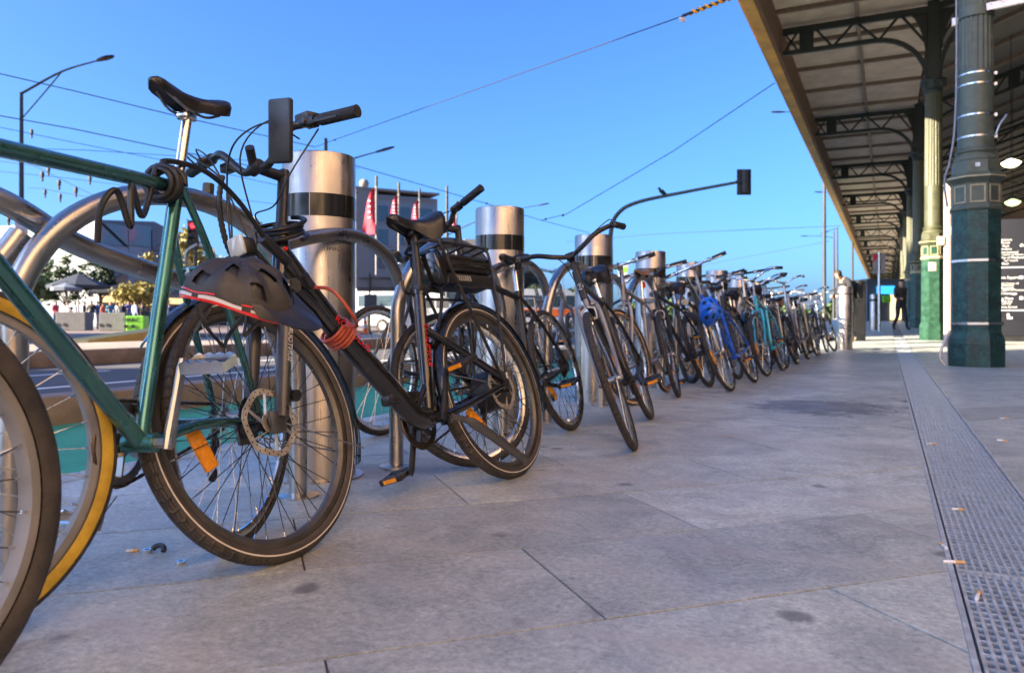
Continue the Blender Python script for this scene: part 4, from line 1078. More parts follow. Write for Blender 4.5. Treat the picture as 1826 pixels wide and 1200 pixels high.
    po_.bbox(sc + Vector((0, 0, .004)), (.05, .032, .022), .006); po_.build('seat_post', MT[post_m], t)
    W = .145 if saddle == 'sport' else .205; L = .275 if saddle == 'sport' else .26
    vs_, fs = cached(('sad', saddle), lambda: saddle_mesh(L, W, .04 if saddle == 'sport' else .055, .05 if saddle == 'sport' else .062, saddle))
    sd = MB().add(vs_, fs).build('saddle', MT[saddle_m], t, Matrix.Translation(sc + Vector((.01, 0, .055))), angle=55)
    mb = MB()
    for s in (-1, 1): mb.tube(spline([(-.1, s * .04, -.03), (-.06, s * .022, -.044), (.03, s * .022, -.044), (.1, s * .012, -.02)], 4), .0035, 6)
    mb.build('saddle_rails', MT['alloy'], sd)
    # cranks, chain
    RX = Matrix.Rotation(R(90), 4, 'X'); cy = -.045
    mb = MB(); nteeth = 42; ro = .090; ri = .070; vs_ = []; fs = []; n = nteeth * 2 if lod == 0 else 40
    for i in range(n):
        a = 2 * math.pi * i / n; rr = ro + (.004 if (i % 2 and lod == 0) else 0)
        for q, yy in ((ri, -.0015), (rr, -.0015), (rr, .0015), (ri, .0015)): vs_.append((bb.x + q * math.cos(a), cy + yy, bb.z + q * math.sin(a)))
    for i in range(n):
        j = (i + 1) % n
        for k in range(4): fs.append((i * 4 + k, j * 4 + k, j * 4 + (k + 1) % 4, i * 4 + (k + 1) % 4))
    mb.add(vs_, fs)
    for q in range(5):
        a = q * 2 * math.pi / 5 + crank; mb.beam(bb + Vector((.015 * math.cos(a), cy, .015 * math.sin(a))), bb + Vector((.072 * math.cos(a), cy, .072 * math.sin(a))), .006, .022, up=(0, 1, 0))
    mb.lathe([(.03, -.004), (.03, .004)], 20, Matrix.Translation(bb + Vector((0, cy, 0))) @ RX)
    ck = mb.build('crankset', MT['black_satin'] if frame == 'ebike' else MT['alloy'], t)
    for s in (-1, 1):
        a = crank + (math.pi if s > 0 else 0); yy = s * .068; e = bb + Vector((.168 * math.cos(a), yy + s * .008, .168 * math.sin(a))); b0 = bb + Vector((0, yy - s * .004, 0))
        mb = MB(); d = (e - b0).normalized(); mb.tube([b0 - d * .015, b0 + d * .02, b0 + d * .1, e - d * .01, e + d * .014], [.013, .0165, .012, .0125, .009], 10, flat=.75); mb.tube([bb + Vector((0, s * .03, 0)), b0 + Vector((0, s * .012, 0))], .012, 10)
        mb.build('crank_arm', MT['black_satin'] if frame == 'ebike' or frame_m.startswith('black') else MT['alloy'], ck)
        Mp = Matrix.Translation(e + Vector((0, s * .012, 0))) @ (Matrix.Identity(4) if s > 0 else Matrix.Scale(-1, 4, (0, 1, 0))) @ Matrix.Rotation(R(14), 4, 'Y')
        pedal(t, Mp, MT['black'] if pedals != 'bear' else MT['silver'], lod, pedals)
    if lod < 2:
        rc = .036; loop = []
        for q in range(13): a = -math.pi / 2 + math.pi * q / 12; loop.append(bb + Vector((.092 * math.cos(a), cy, .092 * math.sin(a))))
        d_ = .5
        for q in range(9): a = math.pi / 2 + math.pi * q / 8; loop.append(rh + Vector((rc * math.cos(a), cy, rc * math.sin(a))))
        L_ = []
        for a, b in zip(loop, loop[1:] + loop[:1]):
            m_ = max(1, int((b - a).length / .0127)); L_ += [a + (b - a) * (q / m_) for q in range(m_)]
        MB().tube(L_, [.0052 if q % 2 else .0036 for q in range(len(L_))], 6, closed=True).build('chain', MT[chainm], t)
        mb = MB(); dp = rh + Vector((.015, -.055, -.075)); mb.beam(rh + Vector((0, -.06, 0)), dp, .012, .022); mb.beam(dp, dp + Vector((.035, .006, -.075)), .008, .028)
        for c in (dp, dp + Vector((.03, .006, -.07))): mb.lathe([(.021, -.003), (.021, .003)], 14, Matrix.Translation(c) @ RX)
        mb.build('derailleur', MT['black_satin'], t)
    if guards:
        for c, M_, a0, a1, nm in ((rh, None, R(-15), R(200), 'mudguard'), (hub, S, R(40), R(205), 'mudguard')):
            vs_ = []; fs = []; n = 26; rg = r + .018; gw = tw / 2 + .009
            for i in range(n + 1):
                a = a0 + (a1 - a0) * i / n
                for q in range(7):
                    b = -1 + q / 3; vs_.append(c + Vector(((rg - .014 * b * b) * math.cos(a), b * gw, (rg - .014 * b * b) * math.sin(a))))
            for i in range(n):
                for q in range(6): fs.append((i * 7 + q, i * 7 + q + 1, (i + 1) * 7 + q + 1, (i + 1) * 7 + q))
            mb = MB().add(vs_, fs)
            # inner skin gives the guard a thickness
            inner = [Vector(v) + (c - Vector(v)) * .006 for v in vs_]; mb.add(inner, [tuple(reversed(f)) for f in fs])
            g_ = mb.build(nm, MT['black_gloss' if guards is True else guards], t, M_)
            mb = MB(); aa = a1 - .12 if c is hub else a0 + .5
            for s in (-1, 1): mb.tube([c + Vector((0, s * .066, 0)), c + Vector((rg * math.cos(aa), s * gw, rg * math.sin(aa)))], .0022, 5)
            mb.build('mudguard_stay', MT['alloy'], t, M_)
    if rack_:
        zt = 2 * r + .09 if rack_ != 'battery' else 2 * r + .235
        mb = MB(); x0, x1 = xr - .20, xr + .20
        if rack_ == 'battery': x0, x1 = xr - .17, xr + .25
        ring_ = spline([(x1, 0, zt + .01), (x1 - .02, .05, zt + .008), (x1 - .07, .072, zt), (x0 + .03, .07, zt), (x0, .055, zt), (x0, -.055, zt), (x0 + .03, -.07, zt), (x1 - .07, -.072, zt), (x1 - .02, -.05, zt + .008)], 4, closed=True)
        mb.tube(ring_, .0065, 8, closed=True)
        for xx in (x0 + .08, xr, x1 - .1): mb.tube([(xx, -.07, zt), (xx, .07, zt)], .005, 6)
        for s in (-1, 1):
            if rack_ == 'battery':
                zl = 2 * r + .055
                mb.tube(spline([(x1 - .06, s * .072, zt), (x1 - .075, s * .075, zt - .05), rh + Vector((.03, s * .075, .06)), rh + Vector((0, s * .07, .03))], 6), .0065, 8)
                mb.tube(spline([(x0 + .02, s * .07, zt), (x0 + .02, s * .074, zt - .08), rh + Vector((-.02, s * .075, .05))], 6), .0065, 8)
                mb.tube([(x1 - .09, s * .074, zl), (x0 + .02, s * .073, zl)], .0055, 8)
            else:
                mb.tube([(xr + .02, s * .07, zt), rh + Vector((0, s * .07, .02))], .0055, 6); mb.tube([(xr - .12, s * .07, zt), rh + Vector((-.01, s * .07, .02))], .0055, 6)
        if rack_ == 'battery': mb.tube(spline([(x1 - .1, 0, 2 * r + .06), (x1 + .02, 0, 2 * r + .05), ssj + Vector((-.01, 0, .03))], 5), .008, 8)
        else: mb.tube([(x1, 0, zt), ssj + Vector((-.02, 0, .0))], .006, 6)
        rk = mb.build('luggage_rack', MT['black_satin'] if lod == 0 or frame_m.startswith('black') else MT['alloy'], t)
        if rack_ == 'battery':
            zb = 2 * r + .145
            bt = thing('battery', None, None); bt.parent = t
            MB().bbox((xr + .0, 0, zb + .018), (.37, .125, .075), .016).build('battery_case', MT['black_satin'], bt)
            MB().bbox((xr - .0, 0, zb - .045), (.36, .10, .05), .012).build('battery_dock', MT['black'], bt)
            mb = MB(); mb.bbox((xr + .195, 0, zb - .005), (.07, .132, .15), .026); mb.build('controller_case', MT['black_gloss'], bt)
            for q in range(7): MB().box((xr + .1 - q * .016, .0525, zb - .045), (.006, .004, .022)).build('vent_slot', MT['letter_grey'], bt)
            for q in range(2): MB().bbox((xr - .02, .0645, zb + .034 - q * .03), (.30, .004, .012), .0015).build('battery_rib', MT['black_gloss'], bt)
            MB().tube(spline([(xr + .2, .03, zb - .09), (xr + .22, .035, zb - .13), (xr + .25, .03, zb - .19), (xr + .28, .02, zb - .24)], 6), .007, 8).build('motor_cable', MT['cable'], t)
    if basket:
        bc2 = Vector((xf - .02, 0, bar_h - .10)); mb = MB()
        for q in range(7):
            z = -.12 + q * .035; k = 1 - .1 * (1 - q / 6); mb.tube([bc2 + Vector((-.11 * k, -.17 * k, z)), bc2 + Vector((.12 * k, -.17 * k, z)), bc2 + Vector((.12 * k, .17 * k, z)), bc2 + Vector((-.11 * k, .17 * k, z))], .004, 5, closed=True)
        for q in range(24):
            a = q / 24
            c4 = [(-.11, -.17), (.12, -.17), (.12, .17), (-.11, .17)]; e_ = int(a * 4); f_ = a * 4 - e_; p0, p1 = c4[e_], c4[(e_ + 1) % 4]; x, y_ = p0[0] + (p1[0] - p0[0]) * f_, p0[1] + (p1[1] - p0[1]) * f_
            mb.tube([bc2 + Vector((x * .9, y_ * .9, -.12)), bc2 + Vector((x, y_, .09))], .003, 5)
        mb.bbox(bc2 + Vector((0, 0, -.122)), (.2, .3, .006), .002)
        mb.build('basket', MT[basket], t, S)
    if light:
        lp = hb + Vector((.075, 0, .03)) if light != 'low' else cr + Vector((.06, 0, .03))
        mb = MB(); mb.lathe([(.012, -.05), (.03, -.03), (.036, 0)], 18, Matrix.Translation(lp) @ frame_from((1, 0, 0), (0, 1, 0))); mb.tube([lp - Vector((.05, 0, 0)), hb + Vector((0, 0, .01))], .007, 8)
        l_ = mb.build('headlight', MT['alloy'], t, S); MB().lathe([(.035, .0005), (.03, .008), (.0, .011)], 18, Matrix.Translation(lp) @ frame_from((1, 0, 0), (0, 1, 0)), caps=False).build('lens', MT['clear_lens'], l_)
    if tail_light:
        MB().bbox(sc + Vector((-.035, 0, -.06)) , (.025, .04, .05), .01).build('tail_light', MT['red_lens'], t)
    t['_pts'] = 0
    info = dict(t=t, bb=bb, hb=hb, htp=htp, stp=stp, S=S, S2=S2, bc=bc, hub=hub, rh=rh, sc=sc, hdir=hdir, sdir=sdir_, half=half, r=r, ssj=ssj)
    del t['_pts']
    return info
# ------------------------------------------------------------------ the row of bicycles
def lead(name, label, cat): pass
# dark tyred bicycle cut by the picture edge
bike('bicycle', 'bicycle with a yellow walled rear tyre, mostly beyond the picture edge', (-1.76, -.255), (-1.52, .745), R(3), frame_m='navy', tyre='tyre_yellow', tw=.040, th=.048, wheel_r=.347, lod=0, bars='riser', rim='rim_dull', spokem='spoke_silver', refl=None)
# teal green single speed
TB = bike('bicycle', 'teal green steel bicycle with fat black front tyre locked to the nearest hoop', (-1.2115, .5095), (-1.5725, 1.546), R(2.5), frame_m='teal', wheel_r=.347, tw=.030, th=.028, tyre='tyre_std', rim='rim_silver', spokem='spoke_silver',
          front=dict(tyre='tyre_std', tw=.050, th=.056, rim_depth=.013, rim='rim_dull', spokem='spoke_dark'), steer=R(-11), bars='flat', bar_w=.34, bar_h=.97, bar_yaw=R(-28), stem_ext=.12, seat_h=1.16, seat_tube=.64, lod=0, crank=R(285), tube_r=.0165, htl=.166, bb_z=.345, cs=.43, pedals='bear', refl=None, headang=73)
# black e-bike
EB = bike('electric_bicycle', 'black electric bicycle with rear battery rack and helmet hanging on its front', (-1.36, 1.50), (-1.29, 2.68), R(19), frame_m='black_gloss', frame='ebike', wheel_r=.35, tw=.050, th=.046, tyre='tyre_refl', rim='rim_dark', spokem='spoke_dark',
          steer=R(2), bars='high', bar_w=.80, bar_h=1.15, bar_yaw=R(-8), bar_roll=R(-15), stem_ext=.10, seat_h=1.04, seat_tube=.50, saddle='wide', guards=True, rack_='battery', disc=True, lod=0, crank=R(-65), tube_r=.019, post_m='black_satin', nspoke=36, htl=.15, headang=70, cs=.45)
# black commuter behind it
B2 = bike('bicycle', 'black commuter bicycle with silver rims tucked behind the e-bike battery rack', (-1.50, 2.84), (-1.56, 3.96), R(16), frame_m='black_satin', wheel_r=.345, tw=.036, th=.036, rim='rim_silver', spokem='spoke_dark', bars='riser', bar_w=.56, bar_h=1.10, seat_h=.98, lod=0, steer=R(-28), crank=R(10), guards=False)
# leaning bicycle with badge
B3 = bike('bicycle', 'black swept-bar bicycle leaning far over with round head badge', (-1.06, 3.50), (-1.30, 4.62), R(21), frame_m='black_satin', wheel_r=.345, tw=.034, th=.034, bars='swept', bar_w=.60, bar_h=1.0, seat_h=.95, saddle='wide', lod=0, steer=R(3), crank=R(170), badge='Z', rim='rim_dark', spokem='spoke_silver', fork_m='grey_frame', refl='amber')
B4 = bike('bicycle', 'tan tyred bicycle with tan saddle behind the leaning badge bicycle', (-1.62, 5.30), (-1.66, 6.36), R(10), frame_m='grey_frame', wheel_r=.345, tw=.034, tyre='tyre_tan', bars='flat', bar_h=1.03, seat_h=1.02, saddle_m='tan_leather', lod=1, steer=R(-12), tail_light=True, rack_=True, guards='grey_frame')
B5 = bike('bicycle', 'blue framed bicycle with silver fork and blue helmet hung on it', (-1.19, 6.70), (-1.15, 7.74), R(21), frame_m='blue', fork_m='silver', wheel_r=.345, tw=.034, bars='flat', bar_w=.64, bar_h=1.18, seat_h=.98, lod=1, steer=R(0), crank=R(160))
row = [
 ('black thick tyred bicycle with round headlight behind the blue bicycle', (-1.66, 7.42), (-1.70, 8.50), 11, dict(frame_m='black_satin', tw=.052, th=.046, bars='flat', light=True, steer=R(24), frame='diamond', rim='rim_dark')),
 ('turquoise bicycle with silver rims just beyond the blue bicycle', (-1.16, 8.62), (-1.12, 9.66), 14, dict(frame_m='turq', bars='swept', bar_h=1.08, steer=R(-12), rim='rim_silver', rack_=True)),
 ('maroon bicycle half hidden behind the turquoise one', (-1.68, 9.45), (-1.64, 10.5), 9, dict(frame_m='maroon', bars='riser', steer=R(10))),
 ('black bicycle with black guards following the turquoise bicycle', (-1.14, 10.05), (-1.10, 11.1), 15, dict(frame_m='black_satin', bars='flat', guards=True, steer=R(-6))),
 ('white framed bicycle in the back line past the maroon one', (-1.66, 10.95), (-1.70, 12.0), 8, dict(frame_m='white_frame', bars='drop', steer=R(8))),
 ('grey step-through bicycle in the front line, middle distance', (-1.15, 11.45), (-1.08, 12.5), 13, dict(frame_m='grey_frame', frame='step', bars='swept', rack_=True, steer=R(12))),
 ('navy bicycle in the back line, middle distance', (-1.70, 12.4), (-1.66, 13.45), 9, dict(frame_m='navy', bars='riser', steer=R(-10))),
 ('olive bicycle with pale tyres in the front line', (-1.12, 12.85), (-1.06, 13.9), 12, dict(frame_m='olive', tyre='tyre_tan', bars='flat', steer=R(8))),
 ('black bicycle in the back line near the far end', (-1.66, 13.85), (-1.70, 14.9), 9, dict(frame_m='black_satin', bars='flat', steer=R(14))),
 ('bicycle with a wire front basket near the far end', (-1.06, 14.3), (-1.0, 15.35), 10, dict(frame_m='navy', frame='step', bars='swept', basket='white_frame', guards=True, steer=R(-4))),
 ('silver grey bicycle in the back line at the far end', (-1.60, 15.3), (-1.5, 16.35), 8, dict(frame_m='grey_frame', bars='riser', steer=R(5))),
 ('last bicycle of the row, wheel turned out before the sunlit bollard', (-.92, 15.75), (-1.32, 16.7), 6, dict(frame_m='black_satin', bars='flat', steer=R(-35), rim='rim_dark')),
]
extra = [
 ('black bicycle squeezed between the tan tyred and the blue bicycles', (-1.46, 6.0), (-1.44, 7.05), 15, dict(frame_m='black_satin', bars='riser', steer=R(14), lod=1, rim='rim_dark')),
 ('dark bicycle on the road side of the racks behind the battery rack', (-2.36, 4.4), (-2.40, 3.35), -7, dict(frame_m='black_satin', bars='flat', lod=1, steer=R(8))),
 ('grey bicycle on the road side of the racks behind the leaning bicycle', (-2.38, 6.3), (-2.34, 5.25), -7, dict(frame_m='grey_frame', bars='swept', lod=1, rack_=True, rim='rim_dark')),
 ('navy bicycle on the road side of the racks behind the blue bicycle', (-2.36, 8.1), (-2.4, 7.05), -8, dict(frame_m='navy', bars='riser', lod=1, rim='rim_dark')),
 ('black bicycle close behind the blue bicycle rear wheel', (-1.36, 8.05), (-1.40, 9.1), 12, dict(frame_m='black_satin', bars='riser', steer=R(-14), lod=1, rim='rim_dark')),
 ('dark green bicycle on the road side past the fifth bollard', (-2.36, 10.0), (-2.38, 8.95), -8, dict(frame_m='olive', bars='flat', rim='rim_dark')),
 ('black bicycle pressed against the turquoise one', (-1.38, 9.15), (-1.34, 10.2), 12, dict(frame_m='black_gloss', bars='flat', steer=R(10), rim='rim_dark', tyre='tyre_std', guards=True)),
 ('maroon step-through bicycle in the tangle at middle distance', (-1.38, 10.6), (-1.35, 11.6), 11, dict(frame_m='maroon', frame='step', bars='swept', steer=R(-8), rack_=True)),
 ('black bicycle on the road side past the sixth bollard', (-2.34, 11.9), (-2.36, 10.85), -8, dict(frame_m='black_satin', bars='riser', rim='rim_dark')),
 ('black bicycle with tan saddle deep in the tangle', (-1.40, 12.0), (-1.36, 13.05), 12, dict(frame_m='black_satin', bars='flat', saddle_m='tan_leather', rim='rim_dark')),
 ('white framed step-through bicycle far along the row', (-1.34, 13.4), (-1.36, 14.4), 10, dict(frame_m='white_frame', frame='step', bars='swept', guards=True)),
 ('black bicycle on the road side near the far end', (-2.3, 13.9), (-2.34, 12.85), -8, dict(frame_m='black_satin', bars='flat', rim='rim_dark')),
 ('dark bicycle with black guards just before the last one', (-1.28, 14.9), (-1.3, 15.95), 9, dict(frame_m='black_satin', bars='riser', guards=True, rim='rim_dark')),
]
for lab, F, B_, ln, kw in row + extra:
    kw = dict(kw); far = F[1] > 9.5
    base = dict(wheel_r=.345, tw=.036, lod=2 if far else 1, bar_h=random.uniform(.98, 1.2), seat_h=random.uniform(.90, 1.06), crank=random.uniform(0, 6.2), saddle=random.choice(['sport', 'wide']))
    base.update(kw); base['steer'] = base.get('steer', 0) + R(random.uniform(-9, 9)); bike('bicycle', lab, F, B_, R(ln + random.uniform(-3, 4)), **base)

# --- details of the e-bike
t, S = EB['t'], EB['S2']; bc, hb, htp, hdir = EB['bc'], EB['hb'], EB['htp'], EB['hdir']
TW_ = Matrix.Translation(t.location) @ Euler(t.rotation_euler).to_matrix().to_4x4()
ph = TW_.inverted() @ (Matrix.Translation(P(500, 234, 1.98)) @ Matrix.Rotation(YAW + R(62), 4, 'Z') @ Matrix.Rotation(R(4), 4, 'X') @ Matrix.Rotation(R(-4), 4, 'Y'))
o = MB().bbox((0, 0, 0), (.016, .078, .165), .008).build('phone', MT['black'], t, ph)
MB().bbox((.009, 0, .004), (.003, .068, .148), .001).build('phone_back', MT['black_satin'], o)
MB().tube([bc + Vector((0, -.01, 0)), bc + Vector((.04, .03, .05))], .014, 10).build('phone_mount', MT['black'], t, S)
e = bc + EB['half'][-1]
MB().bbox(bc + EB['half'][-1] - Vector((0, .20, -.03)), (.055, .06, .028), .006).build('display', MT['black'], t, S)
MB().bbox(bc + Vector((-.05, -.20, .05)), (.04, .05, .03), .006).build('gear_shifter', MT['black'], t, S)
MB().tube([bc + Vector((-.0, -.245, .0)), bc + Vector((.01, -.245, -.06))], .018, 10).build('bell', MT['black'], t, S)
for a, b, c in ((.27, .05, .12), (-.27, .06, .14)):
    MB().tube(spline([bc + Vector((.02, a * .85, .03)), bc + Vector((.10, a * .75, .07)), bc + Vector((.14, a * .35, .03)), bc + Vector((.11, .0, -.08)), hb + Vector((.08, 0, .06)), hb + Vector((.05, .02, -.02))], 8), .0028, 6).build('cable', MT['cable'], t, S)
pth = spline([bc + Vector((.10, -.03, -.03)), bc + Vector((.12, -.03, -.12)), bc + Vector((.11, -.03, -.22)), bc + Vector((.08, -.03, -.30)), hb + Vector((.05, -.02, .0))], 12)
MB().tube(pth, [.0095 if q % 2 else .0075 for q in range(len(pth))], 8).build('cable_sleeve', MT['cable'], t, S)
MB().tube(spline([EB['bc'] + EB['half'][-1] - Vector((0, .16, .01)), bc + Vector((.03, .19, -.06)), bc + Vector((.04, .12, -.14)), bc + Vector((.04, .03, -.15)), htp + Vector((.03, 0, .05))], 8), .0025, 6).build('cable', MT['cable'], t, S)
S = EB['S']
# lamp on the fork crown
lp = hb + Vector((.105, .0, .085))
mb = MB(); mb.bbox(lp, (.05, .05, .055), .012); mb.tube([lp - Vector((.03, 0, 0)), hb], .008, 8)
l_ = mb.build('headlight', MT['black'], t, S); MB().bbox(lp + Vector((.03, 0, 0)), (.012, .058, .06), .008).build('lens', MT['clear_lens'], l_)
MB().lathe([(.008, 0), (.008, .0015), (0, .0015)], 14, Matrix.Translation(hb + hdir * .09 + Vector((0, .0245, 0))) @ Matrix.Rotation(R(-90), 4, 'X')).build('head_badge', MT['letter_red'], t)
# words on the frame tubes
bb = EB['bb']; dn = (bb - hb).normalized(); nrm = Vector((dn.z, 0, -dn.x)); nrm = nrm if nrm.z > 0 else -nrm
def on_left(p, along, up, off):
    return Matrix(((along.x, up.x, 0, p.x), (0, 0, 1, p.y + off), (along.z, up.z, 0, p.z), (0, 0, 0, 1)))
# reads along the down tube on its left flank
lettering('ROMULUS', .036, MT['letter_red'], t, on_left(hb + (bb - hb) * .40 + nrm * .012, -dn * -1, nrm, .0325))
sd_ = EB['sdir']; fwd_ = Vector((sd_.z, 0, -sd_.x))
Mseat = Matrix(((sd_.x, -fwd_.x, 0, 0), (0, 0, 1, 0), (sd_.z, -fwd_.z, 0, 0), (0, 0, 0, 1)))
c_ = bb + sd_ * .27
lettering('ROMULUS', .036, MT['letter_red'], t, Matrix.Translation(c_ + Vector((0, .0228, 0))) @ Mseat)
MB().bbox(bb + Vector((.12, 0, .085)), (.16, .05, .035), .01).build('controller_box', MT['black_satin'], t, Matrix.Identity(4))
# bent kickstand and torn guard hanging by the rear wheel
MB().tube(spline([bb + Vector((-.06, .05, -.01)), bb + Vector((-.14, .075, -.05)), bb + Vector((-.26, .10, -.15)), bb + Vector((-.36, .115, -.235))], 6), [.012] * 6 + [.02] * 7 + [.019] * 3 + [.016] * 3, 10, flat=.55).build('kickstand', MT['grey_fork'], t)
MB().tube([EB['rh'] + Vector((-.01, .075, .02)), EB['rh'] + Vector((-.035, .08, .10)), EB['rh'] + Vector((-.06, .078, .16))], .0028, 6).build('zip_tie', MT['white_paint'], t)
MB().bbox(bb + sd_ * (.50) + Vector((.0, 0, .0)), (.05, .05, .03), .008).build('seat_clamp', MT['black'], t)
MB().tube(spline([bb + sd_ * .5 + Vector((-.02, -.03, 0)), bb + sd_ * .5 + Vector((.035, -.035, .0)), bb + sd_ * .5 + Vector((.045, -.03, .045))], 4), .006, 6).build('clamp_lever', MT['black'], t)

# ------------------------------------------------------------------ things hung on the bicycles
def to_world(info, p, steered=False):
    t = info['t']; M = Matrix.Translation(t.location) @ Euler(t.rotation_euler).to_matrix().to_4x4()
    return M @ ((info['S'] @ Vector(p)) if steered else Vector(p))
def coil(c, axis, r, n, pitch, x0=(1, 0, 0), seg=18, jit=.1, start=0.0):
    F_ = frame_from(axis, x0); pts = []
    rj = random.Random(5)
    for i in range(int(n * seg) + 1):
        a = start + 2 * math.pi * i / seg; rr = r * (1 + jit * math.sin(a * .37 + 1)); pts.append(Vector(c) + (F_ @ Vector((rr * math.cos(a), rr * math.sin(a), pitch * (i / seg - n / 2)))))
    return pts
def lock(label, pts, r, m, ends=()):
    t = thing('cable_lock', label, 'cable lock', pts[0]); org = Vector(pts[0])
    MB().tube([p - org for p in pts], r, 10).build('cable', m, t)
    for p, q, rr in ends:
        MB().tube([Vector(p) - org, Vector(q) - org], rr, 12).build('lock_barrel', MT['black'], t)
# red coil on the e-bike down tube
c0 = to_world(EB, hb + (bb - hb) * .36); ax = to_world(EB, bb) - to_world(EB, hb)
pts = coil(c0, ax, .0475, 4.2, .0125, jit=.04)
a0 = to_world(EB, hb + (bb - hb) * .13 + Vector((0, .05, .02)))
pts = [Vector(p) for p in spline([a0, a0 + Vector((.06, .02, -.01)), a0 + Vector((.11, .05, -.08)), pts[0] + Vector((.05, .0, .0)), pts[0]], 6)][:-1] + pts + spline([pts[-1], to_world(EB, hb + (bb - hb) * .25 + Vector((.0, .0, .055))), to_world(EB, hb + (bb - hb) * .21 + Vector((.0, -.07, .0)))], 6)[1:]
lock('coiled red cable lock wrapped round the e-bike down tube', pts, .0055, MT['red_cable'], [(a0 + (c0 - a0) * -.25, a0, .012)])
# dark cable round the e-bike head tube
c1 = to_world(EB, htp + hdir * .015)
lock('dark cable lock looped round the e-bike head tube', coil(c1, to_world(EB, htp) - to_world(EB, hb) + Vector((.05, -.1, 0)), .066, 3.3, .016, jit=.14), .0072, MT['cable'])
# black coil lock on the teal frame
ttop = to_world(TB, TB['stp'] - TB['sdir'] * .03); thd = to_world(TB, TB['htp']); dt = (thd - ttop).normalized()
c2 = ttop + dt * .055
pts = coil(c2, dt, .036, 4.3, .011, jit=.15)
tail = spline([pts[-1], ttop + dt * .16 + Vector((.02, 0, -.09)), ttop + dt * .20 + Vector((.02, 0, -.03)), ttop + dt * .215 + Vector((.03, 0, -.12)), ttop + dt * .25 + Vector((.02, 0, -.05)), ttop + dt * .29 + Vector((.01, 0, -.09)), ttop + dt * .29 + Vector((.0, .0, -.16))], 8)
headp = spline([ttop + Vector((-.02, .32, -.10)), ttop + Vector((-.01, .2, .0)), ttop + Vector((0, .08, .055)), ttop + dt * .06 + Vector((.0, 0, .05)), pts[0]], 8)
lock('black coiled cable lock wound on the teal frame seat cluster', headp[:-1] + pts + tail[1:], .0068, MT['cable'], [(ttop + Vector((-.02, .30, -.09)), ttop + Vector((-.02, .40, -.15)), .015)])
MB().tube([ttop + dt * .27 + Vector((-.14, .0, -.06)), ttop + dt * .33 + Vector((-.17, .0, -.12))], .02, 12)

# helmets
def helmet(label, loc, rot, shell_m, trim_m, panel_m, L=.30, W=.21, H=.155, visor=True, bands=True):
    t = thing('bike_helmet', label, 'helmet', loc, rot=rot)
    nu, nv = 40, 14
    def surf(a, v, k=1.0):                                    # v 0 rim .. 1 crown
        ph = v * math.pi / 2; c, s = math.cos(ph), math.sin(ph)
        x = L / 2 * c ** .8 * math.cos(a) * k; y = W / 2 * c ** .8 * math.sin(a) * k; z = H * s * k
        if math.cos(a) < -.3: x *= 1.02
        z -= .018 * math.cos(2 * a) * (1 - v); rg = .006 * math.cos(a * 8) * math.sin(ph * 2)
        return Vector((x * (1 + rg * 2), y * (1 + rg * 2), z + rg))
    def vent(i, j):
        return (2 <= j <= 5 and i % 8 in (2, 3)) or (7 <= j <= 10 and i % 8 in (6, 7))
    mb = MB(); vs_ = [surf(2 * math.pi * i / nu, .16 + .84 * j / nv) for j in range(nv + 1) for i in range(nu)]
    fs = [(j * nu + i, j * nu + (i + 1) % nu, (j + 1) * nu + (i + 1) % nu, (j + 1) * nu + i) for j in range(nv) for i in range(nu) if not vent(i, j)]
    mb.add(vs_, fs); mb.build('shell', shell_m, t, angle=50)
    mb = MB(); vs_ = [surf(2 * math.pi * i / nu, j / nv, .93) for j in range(nv + 1) for i in range(nu)]
    mb.add(vs_, [(j * nu + i, j * nu + (i + 1) % nu, (j + 1) * nu + (i + 1) % nu, (j + 1) * nu + i) for j in range(nv) for i in range(nu)]); mb.build('foam_liner', MT['black'], t)
    def band(v0, v1, k, m, nm, a0=0, a1=nu):
        vs_ = []; fs = []
        for i in range(a0, a1 + 1):
            for q in range(5): vs_.append(surf(2 * math.pi * i / nu, v0 + (v1 - v0) * q / 4, k))
        for i in range(a1 - a0):
            for q in range(4): fs.append((i * 5 + q, i * 5 + 5 + q, i * 5 + 6 + q, i * 5 + 1 + q))
        MB().add(vs_, fs).build(nm, m, t)
    if bands:
        band(.0, .05, 1.004, trim_m, 'rim_band'); band(.05, .17, 1.0, shell_m, 'lower_shell')
        for a0, a1, v0, v1 in ((22, 27, .055, .105), (28, 33, .05, .11), (34, 38, .06, .10), (3, 9, .06, .11), (12, 17, .05, .10)): band(v0, v1, 1.012, panel_m, 'side_panel', a0, a1)
        for a0, a1 in ((24, 30), (33, 37), (5, 10)): band(.135, .16, 1.014, trim_m, 'side_stripe', a0, a1)
    else: band(.0, .16, 1.0, shell_m, 'rim_band')
    if visor:
        vs_ = []; fs = []
        for i in range(-5, 6):
            a = i * .19; p = surf(a, .2, 1.02); q = surf(a, .12, 1.0); ln = .075 * math.cos(a * 1.35)
            vs_ += [p, q + Vector((ln, 0, -.012)), q + Vector((ln, 0, -.016)), p - Vector((0, 0, .005))]
        for i in range(10):
            o_ = i * 4
            for k in range(4): fs.append((o_ + k, o_ + 4 + k, o_ + 4 + (k + 1) % 4, o_ + (k + 1) % 4))
        MB().add(vs_, fs).build('visor', MT['black'], t)
    for s in (-1, 1):
        MB().tube(spline([(.06, s * W * .42, .0), (.03, s * W * .40, -.05), (.0, s * W * .2, -.1)], 5), .005, 6, flat=.3).build('strap', MT['black'], t)
        MB().tube(spline([(-.05, s * W * .42, .0), (-.02, s * W * .40, -.05), (.0, s * W * .2, -.1)], 5), .005, 6, flat=.3).build('strap', MT['black'], t)
    return t
MT['hel_grey'] = mat('helmet_charcoal', (.035, .033, .032), .55, var=.25, scale=9, dust=.2, bump=.1)
